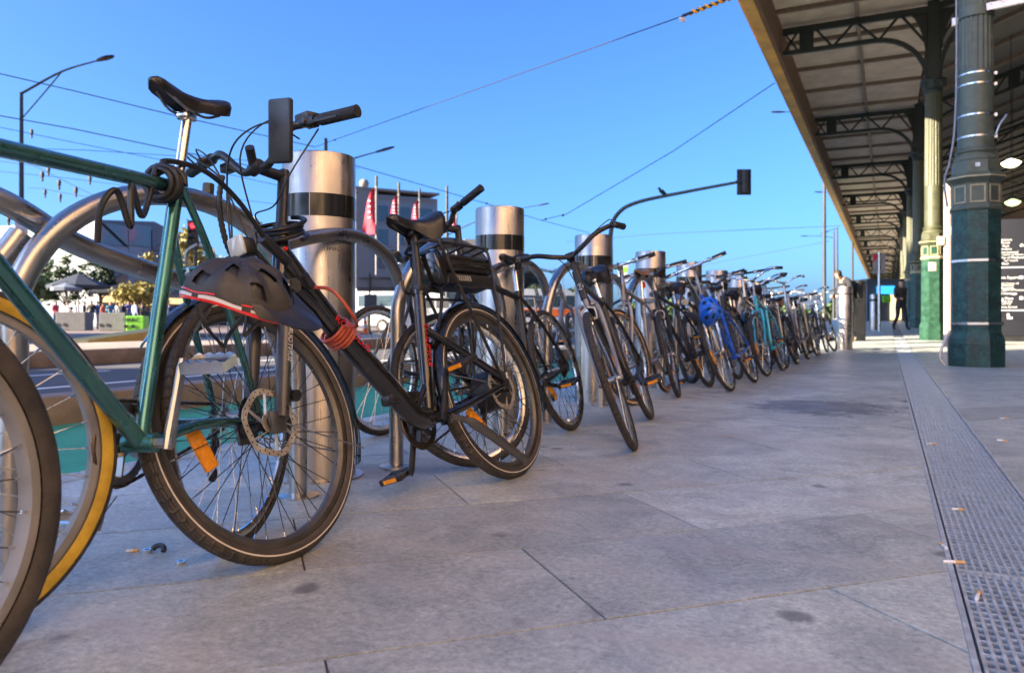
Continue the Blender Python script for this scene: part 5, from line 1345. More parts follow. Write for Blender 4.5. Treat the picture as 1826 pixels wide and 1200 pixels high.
MT['hel_red'] = mat('helmet_red', (.72, .03, .03), .3, var=.1, coat=.3); MT['hel_white'] = mat('helmet_white', (.72, .70, .68), .4, var=.1)
MT['hel_blue'] = mat('helmet_blue', (.01, .13, .62), .3, var=.1, coat=.4)
HP = P(425, 536, 1.72)
hm = helmet('charcoal bike helmet with red and white trim hanging over the e-bike front wheel', HP, (R(16), R(15), YAW + R(-8)), MT['hel_grey'], MT['hel_red'], MT['hel_white'], L=.255, H=.092, W=.20)
helmet('bright blue bike helmet hanging on the blue bicycle', P(1264, 556, 6.45), (R(-15), R(75), R(-70)), MT['hel_blue'], MT['hel_blue'], MT['hel_white'], L=.25, W=.19, H=.13, visor=False, bands=False)
# ------------------------------------------------------------------ street furniture, wires
MT['pole_grey'] = mat('pole_grey', (.045, .05, .058), .6, .2, var=.15)
MT['wire'] = mat('wire', (.018, .018, .02), .9)
MT['signal_black'] = mat('signal_black', (.012, .013, .016), .5)
MT['signal_red'] = mat('lit_red_signal', (.8, .02, .02), .3, emit=(1, .02, .03), emit_s=1.2)
MT['signal_off'] = mat('unlit_lens', (.03, .035, .03), .2)
MT['sign_white'] = mat('sign_white', (.55, .56, .6), .5)
MT['sign_red'] = mat('sign_red_print', (.55, .05, .06), .5)
MT['flag_red'] = mat('flag_red', (.62, .03, .06), .7, var=.2, scale=1)
MT['flag_grey'] = mat('banner_grey', (.30, .27, .28), .7)
def lamp_post(label, px, base_d, top_py, arm, name='street_lamp', r=.09, brace=True):
    b = P(px, HY, base_d); t = thing(name, label, 'street lamp', (b.x, b.y, -.03)); top = P(px, top_py, base_d); h = top.z + .03
    MB().tube([(0, 0, 0), (0, 0, h * .6), (0, 0, h)], [r, r * .85, r * .6], 12).build('pole', MT['pole_grey'], t)
    MB().lathe([(r * 2, 0), (r * 2, .05), (r * 1.2, .12)], 16).build('base', MT['pole_grey'], t)
    pts = [P(x, y, d) - t.location for x, y, d in arm]
    MB().tube(spline(pts, 6), [.045 - .02 * i / ((len(pts) - 1) * 6) for i in range((len(pts) - 1) * 6 + 1)], 8).build('arm', MT['pole_grey'], t)
    e = pts[-1]; d = (pts[-1] - pts[-2]).normalized()
    F_ = frame_from(d, (0, 0, 1))
    mb = MB(); vs_ = []
    for s_, w, hh in ((-.05, .05, .04), (.1, .09, .05), (.35, .13, .06), (.62, .12, .05), (.78, .06, .03)):
        for k in range(10):
            a = 2 * math.pi * k / 10; p = F_ @ Vector((hh * math.sin(a), w * math.cos(a), 0)); vs_.append(e + d * s_ + p)
    fs = [(i * 10 + k, i * 10 + (k + 1) % 10, (i + 1) * 10 + (k + 1) % 10, (i + 1) * 10 + k) for i in range(4) for k in range(10)] + [tuple(range(10)), tuple(range(49, 39, -1))]
    mb.add(vs_, fs); mb.build('lamp_head', MT['signal_black'], t)
    if brace: MB().tube(spline([pts[0] + Vector((0, 0, -.9)), pts[0] * .45 + pts[1] * .55 + Vector((0, 0, -.42)), pts[1]], 6), .022, 6).build('brace', MT['pole_grey'], t)
    return t
LP = lamp_post('tall street lamp with curved twin-bar arm beside the white parking sign', 38, 27, 165, [(38, 167, 27), (110, 128, 26), (175, 108, 25)])
# parking sign on that pole
p = P(38, 400, 26.85); sg = thing('parking_sign', 'white square sign with ringed letter fixed to the lamp pole', 'sign', p, YAW)
MB().bbox((0, 0, 0), (.46, .02, .70), .008).build('plate', MT['sign_white'], sg)
MB().lathe([(.155, -.002), (.165, -.002), (.165, .0), (.125, .0), (.125, -.002)], 32, Matrix.Translation((0, -.012, .13)) @ Matrix.Rotation(R(90), 4, 'X'), caps=False).build('ring', MT['sign_red'], sg)
lettering('S', .24, MT['signal_black'], sg, Matrix.Translation((0, -.0125, .13)) @ Matrix.Rotation(R(90), 4, 'X'))
MB().beam((-.1, -.0125, .04), (.1, -.0125, .22), .003, .02).build('slash', MT['sign_red'], sg)
def traffic_light(label, px, py, d, h_px, lit=True, pole=True, face=1, rz=None):
    c = P(px, py, d); H = h_px * d / FPX; t = thing('traffic_light', label, 'traffic light', (c.x, c.y, 0), YAW if rz is None else rz); W = H * .46; z = c.z
    MB().bbox((0, 0, z), (W, .04, H), .04).build('backplate', MT['signal_black'], t)
    MB().bbox((0, face * .11, z), (W * .6, .18, H * .88), .03).build('housing', MT['signal_black'], t)
    for k in range(3):
        zz = z + H * (.28 - .28 * k)
        if face < 0 or not lit:
            pass
        f = -.025 if face > 0 else -.205
        MB().lathe([(W * .22, 0), (W * .22, .02), (0, .035)], 18, Matrix.Translation((0, f, zz)) @ Matrix.Rotation(R(90), 4, 'X')).build('lens', MT['signal_red'] if (lit and k == 0) else MT['signal_off'], t)
        vs_ = []; fs = []
        for q in range(9):
            a = math.pi * q / 8
            for y in (0, -.2): vs_.append((W * .25 * math.cos(a), f + y * (1 if y == 0 else .9), zz + W * .25 * math.sin(a) + (-.0 if y == 0 else -.02)))
        for q in range(8): fs.append((2 * q, 2 * q + 1, 2 * q + 3, 2 * q + 2))
        MB().add(vs_, fs).build('visor', MT['signal_black'], t)
    if pole: MB().tube([(0, .22, -.03), (0, .22, z + H * .6)], .055, 10).build('pole', MT['pole_grey'], t)
    return t
traffic_light('red traffic light beside the lamp pole with the parking sign', 17, 440, 26, 46)
traffic_light('red traffic light seen between the green frame and the helmet', 344, 415, 26, 44)
traffic_light('red traffic light glowing beneath the e-bike saddle', 714, 482, 42, 30)
# mast arm signal
b = P(1089, HY, 24); mst = thing('mast_arm_signal', 'curved mast arm carrying a traffic light seen from behind over the road', 'traffic light', (b.x, b.y, -.03))
o0 = mst.location
arm = [P(1089, 640, 24) - o0, P(1089, 480, 24) - o0, P(1090, 410, 24) - o0, P(1105, 378, 23.8) - o0, P(1140, 360, 23.5) - o0, P(1220, 343, 22.5) - o0, P(1316, 325, 21.5) - o0]
pp = spline(arm, 7); MB().tube(pp, [.085 - .045 * i / (len(pp) - 1) for i in range(len(pp))], 12).build('mast_arm', mat('mast_grey', (.06, .065, .058), .6, .2), mst)
e = arm[-1]; Me = Matrix.Translation(e + RGT * .17) @ Matrix.Rotation(YAW, 4, 'Z')
MB().bbox((0, 0, 0), (.40, .05, .72), .05).build('backplate', MT['signal_black'], mst, Me)
MB().bbox((0, -.1, 0), (.14, .15, .62), .02).build('housing', MT['pole_grey'], mst, Me)
MB().tube([(-.25, -.06, 0), (.0, -.06, 0)], .035, 8).build('bracket', MT['pole_grey'], mst, Me)
# bird on the arm
bp_ = P(1181, 350, 22.9); br = thing('bird', 'small dark bird perched on the mast arm', 'bird', bp_, YAW + R(200))
mb = MB(); mb.ball((0, 0, .13), (.12, .06, .065), 12, 8, M=Matrix.Rotation(R(-25), 3, 'Y')); mb.ball((.10, 0, .22), .042, 10, 8); mb.tube([(.13, 0, .22), (.175, 0, .215)], [.013, .002], 6); mb.tube([(-.08, 0, .09), (-.24, 0, .04)], [.035, .02], 6, flat=.4); mb.tube([(.0, .02, .08), (.0, .02, 0)], .006, 5); mb.tube([(.0, -.02, .08), (.0, -.02, 0)], .006, 5)
mb.build('body', MT['signal_black'], br)
lamp_post('street lamp arm showing just right of the nearest bollard top', 581, 34, 247, [(581, 300, 34), (630, 283, 33), (672, 271, 33)], brace=False, r=.12)
lamp_post('street lamp behind the e-bike handlebar grip with thick grey pole', 797, 60, 332, [(797, 420, 60), (850, 395, 60), (930, 372, 60), (962, 366, 60)], brace=False, r=.16)
lamp_post('far street lamp with short arm beyond the bicycles', 1487, 90, 412, [(1487, 424, 90), (1460, 421, 90), (1440, 421, 90)], brace=False, r=.16)
lamp_post('distant slim street lamp standing above the walking man', 1493, 70, 405, [(1493, 408, 70), (1486, 409, 70), (1478, 412, 70)], brace=False, r=.12)
lamp_post('street lamp whose arm peeks out beside the canopy gutter', 1470, 48, 198, [(1470, 203, 48), (1430, 200, 48), (1398, 200, 48)], brace=False, r=.12)
lamp_post('street lamp arm lower down beside the canopy gutter', 1520, 70, 342, [(1520, 346, 70), (1490, 344, 70), (1468, 343, 70)], brace=False, r=.12)
# overhead wires
def wire(label, pts, r=.009, sag=.0, knots=()):
    q = [P(*a) for a in pts]; org = q[0]; t = thing('overhead_wire', label, 'wire', org, group='overhead tram wires')
    pl = [p - org for p in q]
    if len(pl) == 2 and sag: m_ = (pl[0] + pl[1]) / 2; pl = spline([pl[0], m_ - Vector((0, 0, sag)), pl[1]], 8)
    MB().tube(pl, r, 5).build('cable', MT['wire'], t)
    for k in knots: MB().ball(P(*k) - org, (r * 4, r * 4, r * 3), 8, 6).build('insulator', MT['wire'], t)
    return t
W1 = wire('thick overhead wire rising from the first bollard to the striped sleeve', [(560, 263, 24), (595, 250, 22), (1215, 30, 11.5), (1330, -14, 11)], .0085, knots=[(597, 250, 21.9)])
wire('overhead wire meeting the canopy gutter near its middle', [(965, 393, 33), (1010, 382, 30), (1200, 270, 26), (1382, 148, 23)], .014, knots=[(1004, 384, 30), (973, 391, 32)])
wire('overhead wire crossing the top corner behind the saddle', [(-60, 118, 17), (130, 162, 18), (310, 206, 19), (560, 262, 24)], .012)
wire('overhead wire sloping behind the green top tube', [(-60, 196, 17), (130, 230, 18), (320, 270, 19), (560, 320, 24), (640, 345, 26)], .012)
wire('overhead wire running from the nearest bollard towards the mast', [(625, 293, 24), (870, 364, 29), (965, 393, 33), (1050, 415, 40)], .012, knots=[(868, 363, 29)])
wire('faint far overhead wire over the middle bicycles', [(1010, 432, 50), (1160, 418, 45), (1330, 410, 42), (1500, 403, 40)], .012)
wire('faint far overhead wire low beside the canopy', [(1230, 480, 60), (1270, 470, 58), (1480, 430, 48)], .012)
wire('faint overhead wire beneath the crossing wire', [(-60, 215, 30), (100, 248, 30), (320, 292, 32), (560, 345, 36)], .012)
wire('high overhead wire behind the saddle and handlebar', [(-60, 262, 26), (150, 268, 27), (420, 285, 30), (640, 300, 34)], .010)
wire('thin overhead wire passing over the nearest hoop', [(-60, 300, 36), (120, 318, 36), (330, 345, 38), (560, 372, 42)], .011)
# striped sleeve and tag on the thick wire
sl = thing('wire_sleeve', 'yellow and black spiral sleeve on the overhead wire by the canopy', 'wire sleeve', P(1217, 29, 11.48))
MT['sleeve_yellow'] = mat('sleeve_yellow', (.85, .42, .03), .5)
a, b = P(1217, 29.3, 11.48), P(1330, -14, 11.0)
MB().tube([Vector((0, 0, 0)), b - a], .022, 8).build('sleeve', MT['signal_black'], sl)
F_ = frame_from(b - a); L_ = (b - a).length; pts = [F_ @ Vector((.023 * math.cos(i * .55), .023 * math.sin(i * .55), .12 + i * .0085)) for i in range(int((L_ - .12) / .0085))]
MB().tube(pts, .021, 6).build('yellow_wrap', MT['sleeve_yellow'], sl)
MB().bbox((-.0, 0, -.05), (.10, .02, .07), .006, Matrix.Rotation(YAW, 3, 'Z')).build('id_tag', MT['sign_white'], sl)
lettering('296', .05, MT['signal_black'], sl, Matrix.Translation((-.005, -.012, -.05)) @ Matrix.Rotation(YAW, 4, 'Z') @ Matrix.Rotation(R(90), 4, 'X'))
# strings of festoon bulbs over the plaza
def festoon(label, pts, bulbs, d):
    org = P(pts[0][0], pts[0][1], d); t = thing('festoon_string', label, 'string lights', org, group='festoon strings over the plaza')
    MB().tube([P(x, y, d) - org for x, y in pts], .012, 5).build('cable', MT['wire'], t)
    for x, y in bulbs:
        q = P(x, y, d) - org; MB().lathe([(.05, 0), (.05, .16), (.07, .18), (.09, .34), (.05, .44), (.0, .46)], 8, Matrix.Translation(q - Vector((0, 0, .46)))).build('bulb', MT['pole_grey'], t)
festoon('festoon string with three dark bulbs over the plaza', [(-20, 255), (75, 303), (105, 318), (135, 333), (170, 350)], [(75, 305), (105, 320), (135, 333)], 34)
festoon('festoon string nearly level over the plaza', [(-20, 285), (40, 293), (86, 298), (160, 312)], [(56, 230), (86, 297), (160, 313)], 38)
festoon('lowest festoon string over the plaza', [(50, 335), (80, 337), (107, 343), (160, 352)], [(80, 337), (107, 345)], 40)
festoon('festoon string drooping at the picture edge over the plaza', [(-30, 345), (15, 382), (40, 405)], [(15, 384)], 34)

# ------------------------------------------------------------------ people
def person(name, label, loc, rz, top, legs, pose='stand', hair=(.03, .02, .015), skin=(.42, .25, .18), height=1.74, shoes=(.03, .03, .03), group=None, bag=None, cap=None):
    J = dict(pelvis=(0, 0, .93), waist=(0, 0, 1.07), chest=(0, .01, 1.30), neckb=(0, .0, 1.45), neck=(0, .01, 1.51), chin=(0, .03, 1.56), head=(0, .02, 1.66), crown=(0, .01, 1.73))
    for s, n_ in ((-1, 'l'), (1, 'r')):
        J.update({f'sh{n_}': (s * .17, 0, 1.42), f'el{n_}': (s * .24, -.02, 1.13), f'wr{n_}': (s * .25, .05, .90), f'ha{n_}': (s * .25, .08, .82), f'hip{n_}': (s * .09, 0, .90), f'kn{n_}': (s * .10, .02, .50), f'an{n_}': (s * .10, -.02, .09), f'to{n_}': (s * .11, .14, .04)})
    if pose == 'walk':
        J.update(knl=(-.09, .14, .52), anl=(-.09, .22, .10), tol=(-.09, .38, .07), knr=(.09, -.02, .50), anr=(.09, -.26, .16), tor=(.09, -.16, .04), ell=(-.24, -.12, 1.14), wrl=(-.24, -.10, .90), hal=(-.24, -.08, .82), elr=(.23, .05, 1.14), wrr=(.16, .24, 1.08), har=(.10, .29, 1.08))
    if pose == 'lookdown':
        J.update(chest=(0, .07, 1.28), neckb=(0, .13, 1.42), neck=(0, .17, 1.47), chin=(0, .24, 1.50), head=(0, .27, 1.59), crown=(0, .28, 1.66), shl=(-.17, .10, 1.39), shr=(.17, .10, 1.39), ell=(-.25, .12, 1.12), elr=(.25, .12, 1.12), wrl=(-.14, .32, 1.06), wrr=(.14, .32, 1.06), hal=(-.08, .38, 1.08), har=(.08, .38, 1.08),
                 knr=(.10, .0, .50), anr=(.1, -.22, .17), tor=(.1, -.14, .04))
    if pose == 'talk':
        J.update(elr=(.26, .04, 1.16), wrr=(.16, .24, 1.20), har=(.12, .30, 1.24), knl=(-.11, .04, .5))
    E = [('pelvis', 'waist'), ('waist', 'chest'), ('chest', 'neckb'), ('neckb', 'neck'), ('neck', 'chin'), ('chin', 'head'), ('head', 'crown')]
    for n_ in 'lr': E += [('neckb', f'sh{n_}'), (f'sh{n_}', f'el{n_}'), (f'el{n_}', f'wr{n_}'), (f'wr{n_}', f'ha{n_}'), ('pelvis', f'hip{n_}'), (f'hip{n_}', f'kn{n_}'), (f'kn{n_}', f'an{n_}'), (f'an{n_}', f'to{n_}')]
    rad = dict(pelvis=.15, waist=.135, chest=.165, neckb=.10, neck=.055, chin=.075, head=.095, crown=.06)
    for n_ in 'lr': rad.update({f'sh{n_}': .075, f'el{n_}': .05, f'wr{n_}': .036, f'ha{n_}': .042, f'hip{n_}': .105, f'kn{n_}': .065, f'an{n_}': .05, f'to{n_}': .042})
    names_ = list(J); idx_ = {n_: i for i, n_ in enumerate(names_)}; k = height / 1.76
    me = bpy.data.meshes.new('skel'); me.from_pydata([tuple(c * k for c in J[n_]) for n_ in names_], [(idx_[a], idx_[b]) for a, b in E], [])
    ob = bpy.data.objects.new('skel', me); COL.objects.link(ob)
    sk = ob.modifiers.new('s', 'SKIN'); sk.use_smooth_shade = True; ob.modifiers.new('d', 'SUBSURF').levels = 1
    if not me.skin_vertices: me.skin_vertices.new() if hasattr(me.skin_vertices, 'new') else None
    for n_ in names_:
        sv = me.skin_vertices[0].data[idx_[n_]]; r_ = rad[n_] * k; sv.radius = (r_, r_ * (.72 if n_ in ('pelvis', 'waist', 'chest') else 1)); sv.use_root = n_ == 'pelvis'
    dg = bpy.context.evaluated_depsgraph_get(); out = bpy.data.meshes.new_from_object(ob.evaluated_get(dg)); bpy.data.objects.remove(ob)
    mats = [mat('skin', skin, .6, var=.1), mat('hair', hair, .6), mat('top_cloth', top, .85, var=.25, scale=14), mat('leg_cloth', legs, .85, var=.2, scale=14), mat('shoe', shoes, .6)]
    out.materials.clear(); [out.materials.append(m_) for m_ in mats]
    seg = [(Vector(J[a]) * k, Vector(J[b]) * k, a, b) for a, b in E]
    for f in out.polygons:
        c = f.center; best = None
        for a, b, na, nb in seg:
            ab = b - a; tt = max(0, min(1, (c - a).dot(ab) / ab.length_squared)); dd = (c - (a + ab * tt)).length
            if best is None or dd < best[0]: best = (dd, na, nb, tt)
        _, na, nb, tt = best; key = na + nb; hd = Vector(J['head']) * k
        if nb in ('chin', 'head', 'crown') or (na == 'neckb' and nb == 'neck'):
            mi = 1 if (nb != 'neck' and (c.z > hd.z - .002 or c.y < hd.y + .02)) and c.z > hd.z - .09 else 0
        elif nb.startswith('ha'): mi = 0
        elif nb.startswith('to'): mi = 4
        elif nb.startswith(('kn', 'an')) or nb.startswith('hip'): mi = 3
        else: mi = 2
        if mi == 2 and c.z < .88 * k and abs(c.x) < .16: mi = 3
        f.material_index = mi
    out.shade_smooth()
    t = thing(name, label, 'person', loc, rz, group); link('body', out, t)
    if bag: MB().bbox((0, -.2, 1.22 * k), (.30, .16, .42), .05).build('backpack', mat('bag', bag, .8), t)
    return t
# two people under the canopy
p = P(1514, 600, 17.4)
person('person', 'man in dark jacket and jeans looking down at a phone behind the sunlit bollard', (p.x, p.y, gz(p.y)), YAW + R(100), (.02, .02, .025), (.04, .05, .075), 'lookdown', height=1.80, shoes=(.6, .5, .35), bag=(.015, .015, .016))
p = P(1606, 588, 25.5)
person('person', 'person in dark brown jacket walking towards the camera beside the columns', (p.x, p.y, gz(p.y)), YAW + R(188), (.035, .025, .022), (.015, .015, .018), 'walk', height=1.74, hair=(.05, .025, .02))
crowd = [(12, 46, (.05, .06, .09), (.05, .10, .22), 'talk', 'person in blue jeans at the picture edge of the plaza crowd'), (99, 44, (.55, .05, .09), (.05, .09, .18), 'walk', 'person in a red top and jeans walking on the plaza'),
         (121, 47, (.5, .5, .5), (.04, .05, .07), 'stand', 'person in pale top half hidden at the concrete block'), (134, 46, (.66, .68, .74), (.05, .06, .08), 'talk', 'person in a white jacket behind the concrete block'),
         (150, 49, (.02, .02, .025), (.03, .03, .035), 'stand', 'person dressed all in black in the plaza crowd'), (163, 43.5, (.025, .022, .02), (.22, .16, .12), 'walk', 'tall person in black top and tan trousers passing between blocks'),
         (173, 46, (.04, .10, .28), (.25, .27, .32), 'stand', 'person in blue jacket and pale jeans between the blocks'), (197, 46, (.05, .16, .28), (.04, .05, .07), 'talk', 'broad person in a teal blue jacket in the crowd'),
         (208, 50, (.3, .3, .32), (.04, .04, .05), 'stand', 'person in grey top behind the teal jacket'), (220, 47, (.015, .018, .03), (.03, .035, .05), 'stand', 'person in navy black coat in the plaza crowd'),
         (229, 49, (.10, .12, .30), (.04, .04, .05), 'talk', 'person in violet blue top beside the navy coat'), (240, 45.5, (.35, .45, .68), (.06, .07, .10), 'stand', 'person in a pale blue shirt by the lime green block'),
         (253, 48, (.03, .03, .035), (.05, .05, .06), 'talk', 'person in dark clothes just beyond the pale blue shirt'), (183, 52, (.45, .12, .10), (.05, .05, .06), 'stand', 'person in a dull red top far back in the crowd'),
         (292, 47, (.6, .6, .62), (.05, .07, .12), 'stand', 'person in a white shirt seen beside the green seat tube'), (300, 50, (.05, .07, .16), (.04, .04, .05), 'walk', 'person in dark blue far behind the e-bike wheel')]
for px, d, top, legs, pose, lab in crowd:
    q = P(px, HY, d); person('person', lab, (q.x, q.y, .03), YAW + random.uniform(0, 6.28), top, legs, pose, height=random.uniform(1.62, 1.82), hair=random.choice([(.02, .015, .012), (.06, .035, .02), (.12, .07, .03)]), group='people on the plaza', bag=random.choice([None, None, (.02, .02, .03)]))

# ------------------------------------------------------------------ plaza: blocks, ramp, umbrellas, stalls
def cblock(px, d, w_px, h_px, label, m, txt=None, rz=.1):
    q = P(px, HY, d); w, h = w_px * d / FPX, h_px * d / FPX; t = thing('concrete_block', label, 'barrier block', (q.x, q.y, .03), YAW + rz, 'barrier blocks along the plaza edge')
    MB().bbox((0, 0, h / 2), (w, 1.0, h), .03).build('block', m, t, smooth=False)
    for s in (-1, 1): MB().lathe([(.09, 0), (.09, .02)], 14, Matrix.Translation((-w * .30 + s * .17, -.505, h * .32)) @ Matrix.Rotation(R(90), 4, 'X')).build('lifting_hole', MT['signal_black'], t)
    if txt: lettering(txt, .28, MT['signal_black'], t, Matrix.Translation((-w * .2, -.506, h * .72)) @ Matrix.Rotation(R(90), 4, 'X'))
cblock(133, 41, 50, 33, 'grey concrete barrier block standing before the white jacket', MT['concrete2'])
cblock(207, 40, 44, 32, 'grey concrete barrier block next to the lime green one', MT['concrete2'])
cblock(245, 39, 29, 27, 'lime green barrier block with dark lettering', MT['lime'], 'MARC', .2)
cblock(318, 40, 40, 32, 'grey concrete barrier block seen through the e-bike wheel', MT['concrete2'])
q = G(155, 611); q2 = G(350, 606); d_ = (q2 - q); L_ = d_.length
rp_ = thing('yellow_ramp', 'long yellow wedge shaped ramp on the far side of the road', 'ramp', (q.x, q.y, -.03), math.atan2(d_.y, d_.x))
MB().prism([(0, .02), (L_, .02), (L_, .45), (L_ * .93, .46), (.05, .10)], 1.1, Matrix(((1, 0, 0, 0), (0, 0, 1, 0), (0, 1, 0, 0), (0, 0, 0, 1)))).build('wedge', MT['yellow_paint'], rp_, smooth=False)
MB().box((L_ / 2, .55, .0), (L_ * 1.01, 1.0, .05)).build('base', MT['signal_black'], rp_)
MT['umb_navy'] = mat('umbrella_navy', (.03, .04, .06), .8); MT['umb_pale'] = mat('umbrella_pale', (.15, .18, .23), .8)
def umbrella(px, py_top, d, w, label, m, h=.9):
    c = P(px, py_top, d); t = thing('market_umbrella', label, 'umbrella', (c.x, c.y, .03), YAW + .4, 'umbrellas on the plaza'); z = c.z
    mb = MB(); n = 8; vs_ = [(0, 0, z)] + [(w * math.cos(2 * math.pi * i / n), w * math.sin(2 * math.pi * i / n), z - h) for i in range(n)] + [(w * .98 * math.cos(2 * math.pi * i / n), w * .98 * math.sin(2 * math.pi * i / n), z - h - .22) for i in range(n)]
    mb.add(vs_, [(0, 1 + i, 1 + (i + 1) % n) for i in range(n)] + [(1 + i, 9 + i, 9 + (i + 1) % n, 1 + (i + 1) % n) for i in range(n)]); mb.build('canvas', m, t, smooth=False)
    MB().tube([(0, 0, 0), (0, 0, z + .1)], .04, 8).build('pole', MT['pole_grey'], t)
umbrella(140, 488, 56, 2.1, 'dark navy market umbrella over the crowd', MT['umb_navy'])
umbrella(118, 505, 54, 1.0, 'small pale umbrella beside the navy one', MT['umb_pale'], .35)
umbrella(205, 508, 60, 1.9, 'dark blue umbrella behind the nearer tree', MT['umb_navy'], .5)
MT['warm_lit'] = mat('lit_shop_interior', (.8, .6, .35), .6, var=.6, scale=1.5, emit=(1, .62, .22), emit_s=.25)
MT['zinc'] = mat('zinc_panel', (.12, .13, .145), .5, .3, var=.2, scale=.6); MT['zinc2'] = mat('zinc_panel_pale', (.22, .235, .26), .5, .3, var=.2, scale=.6); MT['sandpanel'] = mat('sandstone_panel', (.17, .135, .10), .8, var=.2, scale=.5)
MT['glass_b'] = mat('window_glass', (.05, .08, .10), .12, spec=.8); MT['conc_white'] = mat('white_concrete', (.23, .215, .195), .8, var=.15, scale=.3); MT['facade_grey'] = mat('facade_blue_grey', (.20, .235, .26), .5, .1, var=.15, scale=.3)
def gallery(name, label, px0, px1, py_l, py_r, d, m, depth=14, base_py=None, panels=True, seed=1, slant=0.0):
    """angular block whose street face is divided in triangular panels"""
    a, b = P(px0, HY, d), P(px1, HY, d + slant); ax = Vector((b.x - a.x, b.y - a.y, 0)); W = ax.length; ax.normalize()
    t = thing(name, label, 'building', (a.x, a.y, .03), math.atan2(ax.y, ax.x)); zl = P(px0, py_l, d).z - .03; zr = P(px1, py_r, d + slant).z - .03
    MB().prism([(0, 0), (W, 0), (W, zr), (W * .55, (zl + zr) / 2 + 1.0), (0, zl)], depth, Matrix(((1, 0, 0, 0), (0, 0, 1, 0), (0, 1, 0, 0), (0, 0, 0, 1)))).build('wall', m[0], t, smooth=False)
    rr = random.Random(seed)
    if panels:
        n = max(3, int(W / 2.6)); mz = max(2, int(min(zl, zr) / 2.6)); cw = W / n
        top = lambda x: (zl + ((zl + zr) / 2 + 1.0 - zl) * x / (W * .55)) if x < W * .55 else ((zl + zr) / 2 + 1.0 + (zr - (zl + zr) / 2 - 1.0) * (x - W * .55) / (W * .45))
        for i in range(n):
            for j in range(mz):
                x0, x1 = i * cw, (i + 1) * cw; za, zb = 3.2 + (min(top(x0), top(x1)) - 3.4) * j / mz, 3.2 + (min(top(x0), top(x1)) - 3.4) * (j + 1) / mz; g_ = .04
                tri = [[(x0 + g_, za + g_), (x1 - g_, za + g_), (x0 + g_, zb - g_ * 2)], [(x1 - g_, za + g_ * 2), (x1 - g_, zb - g_), (x0 + g_ * 2, zb - g_)]] if rr.random() < .5 else [[(x0 + g_, za + g_), (x1 - g_, za + g_), (x1 - g_, zb - g_ * 2)], [(x0 + g_, za + g_ * 2), (x1 - g_ * 2, zb - g_), (x0 + g_, zb - g_)]]
                for q in tri: MB().prism(q, rr.uniform(.05, .35), Matrix(((1, 0, 0, 0), (0, 0, -1, 0), (0, 1, 0, 0), (0, 0, 0, 1)))).build('panel', rr.choice(m[1:]), t, smooth=False)
    MB().box((W / 2, -.15, 2.35), (W * .96, .3, .55)).build('shopfront_sign', MT['warm_lit'], t); 
    n = max(2, int(W / 2.2))
    for i in range(n): MB().box(((i + .5) * W / n, -.05, 1.05), (W / n * .8, .1, 1.9)).build('shop_window', MT['glass_b'], t)
    return t
gallery('gallery_building', 'sandstone coloured angular gallery block at the picture edge', -90, 128, 428, 428, 72, [MT['sandpanel'], MT['sandpanel'], MT['sandpanel'], MT['conc_white']], seed=4)
gallery('gallery_building', 'grey zinc gallery building with triangular panels behind the hoop', 178, 345, 392, 432, 66, [MT['zinc'], MT['zinc'], MT['zinc'], MT['zinc2'], MT['glass_b']], seed=6, slant=10)
gallery('gallery_building', 'low pale building behind the crowd between the gallery blocks', 120, 190, 470, 452, 80, [MT['conc_white'], MT['conc_white'], MT['sandpanel']], seed=9)
gallery('gallery_building', 'low sandstone pavilion behind the e-bike front wheel', 345, 500, 492, 488, 84, [MT['sandpanel'], MT['sandpanel'], MT['conc_white'], MT['zinc2']], seed=14)
# white building with flags
a = P(634, HY, 92); wb_ = thing('office_building', 'white edged grey building with dark glass behind the red flags', 'building', (a.x, a.y, 0), YAW + R(28))
Hh = P(634, 336, 92).z
MB().box((.9, 6, Hh / 2), (1.8, 12, Hh)).build('end_wall', MT['conc_white'], wb_, smooth=False)
MB().box((6.3, 6.3, Hh / 2 - .2), (9.0, 11.4, Hh - .4)).build('wall', MT['facade_grey'], wb_, smooth=False)
MB().box((5.3, 6, Hh + .12), (11.0, 12.2, .25)).build('parapet', MT['conc_white'], wb_, smooth=False)
rr = random.Random(8)
for j in range(6): MB().box((6.3, .56, 1.0 + j * 2.9), (8.9, .14, .22)).build('floor_band', MT['conc_white'] if j in (0, 5) else MT['zinc2'], wb_, smooth=False)
for i in range(3):
    for j in range(5):
        MB().box((3.4 + i * 2.9, .55, 2.0 + j * 2.9), (1.7, .12, 1.9)).build('window', MT['glass_b'], wb_, smooth=False)
MB().box((-.03, 5, Hh * .62), (.1, 1.6, 3.4)).build('window', MT['glass_b'], wb_); MB().ball((1.5, 1.5, Hh + .9), .6, 12, 8).build('roof_dome', MT['conc_white'], wb_)
a = P(762, HY, 110); db = thing('office_building', 'dark low building between the flags and the second bollard', 'building', (a.x, a.y, 0), YAW + R(10))
MB().box((4, 5, 5.4), (8, 10, 10.8)).build('wall', MT['zinc'], db, smooth=False); MB().box((4, -.0, 7.2), (7, .12, 2.0)).build('window', MT['glass_b'], db); MB().box((4, -.0, 3.5), (7, .12, 2.0)).build('window', MT['glass_b'], db)
MB().box((8, 4, 11.6), (5, 5, 1.6)).build('roof_plant', MT['conc_white'], db, smooth=False)
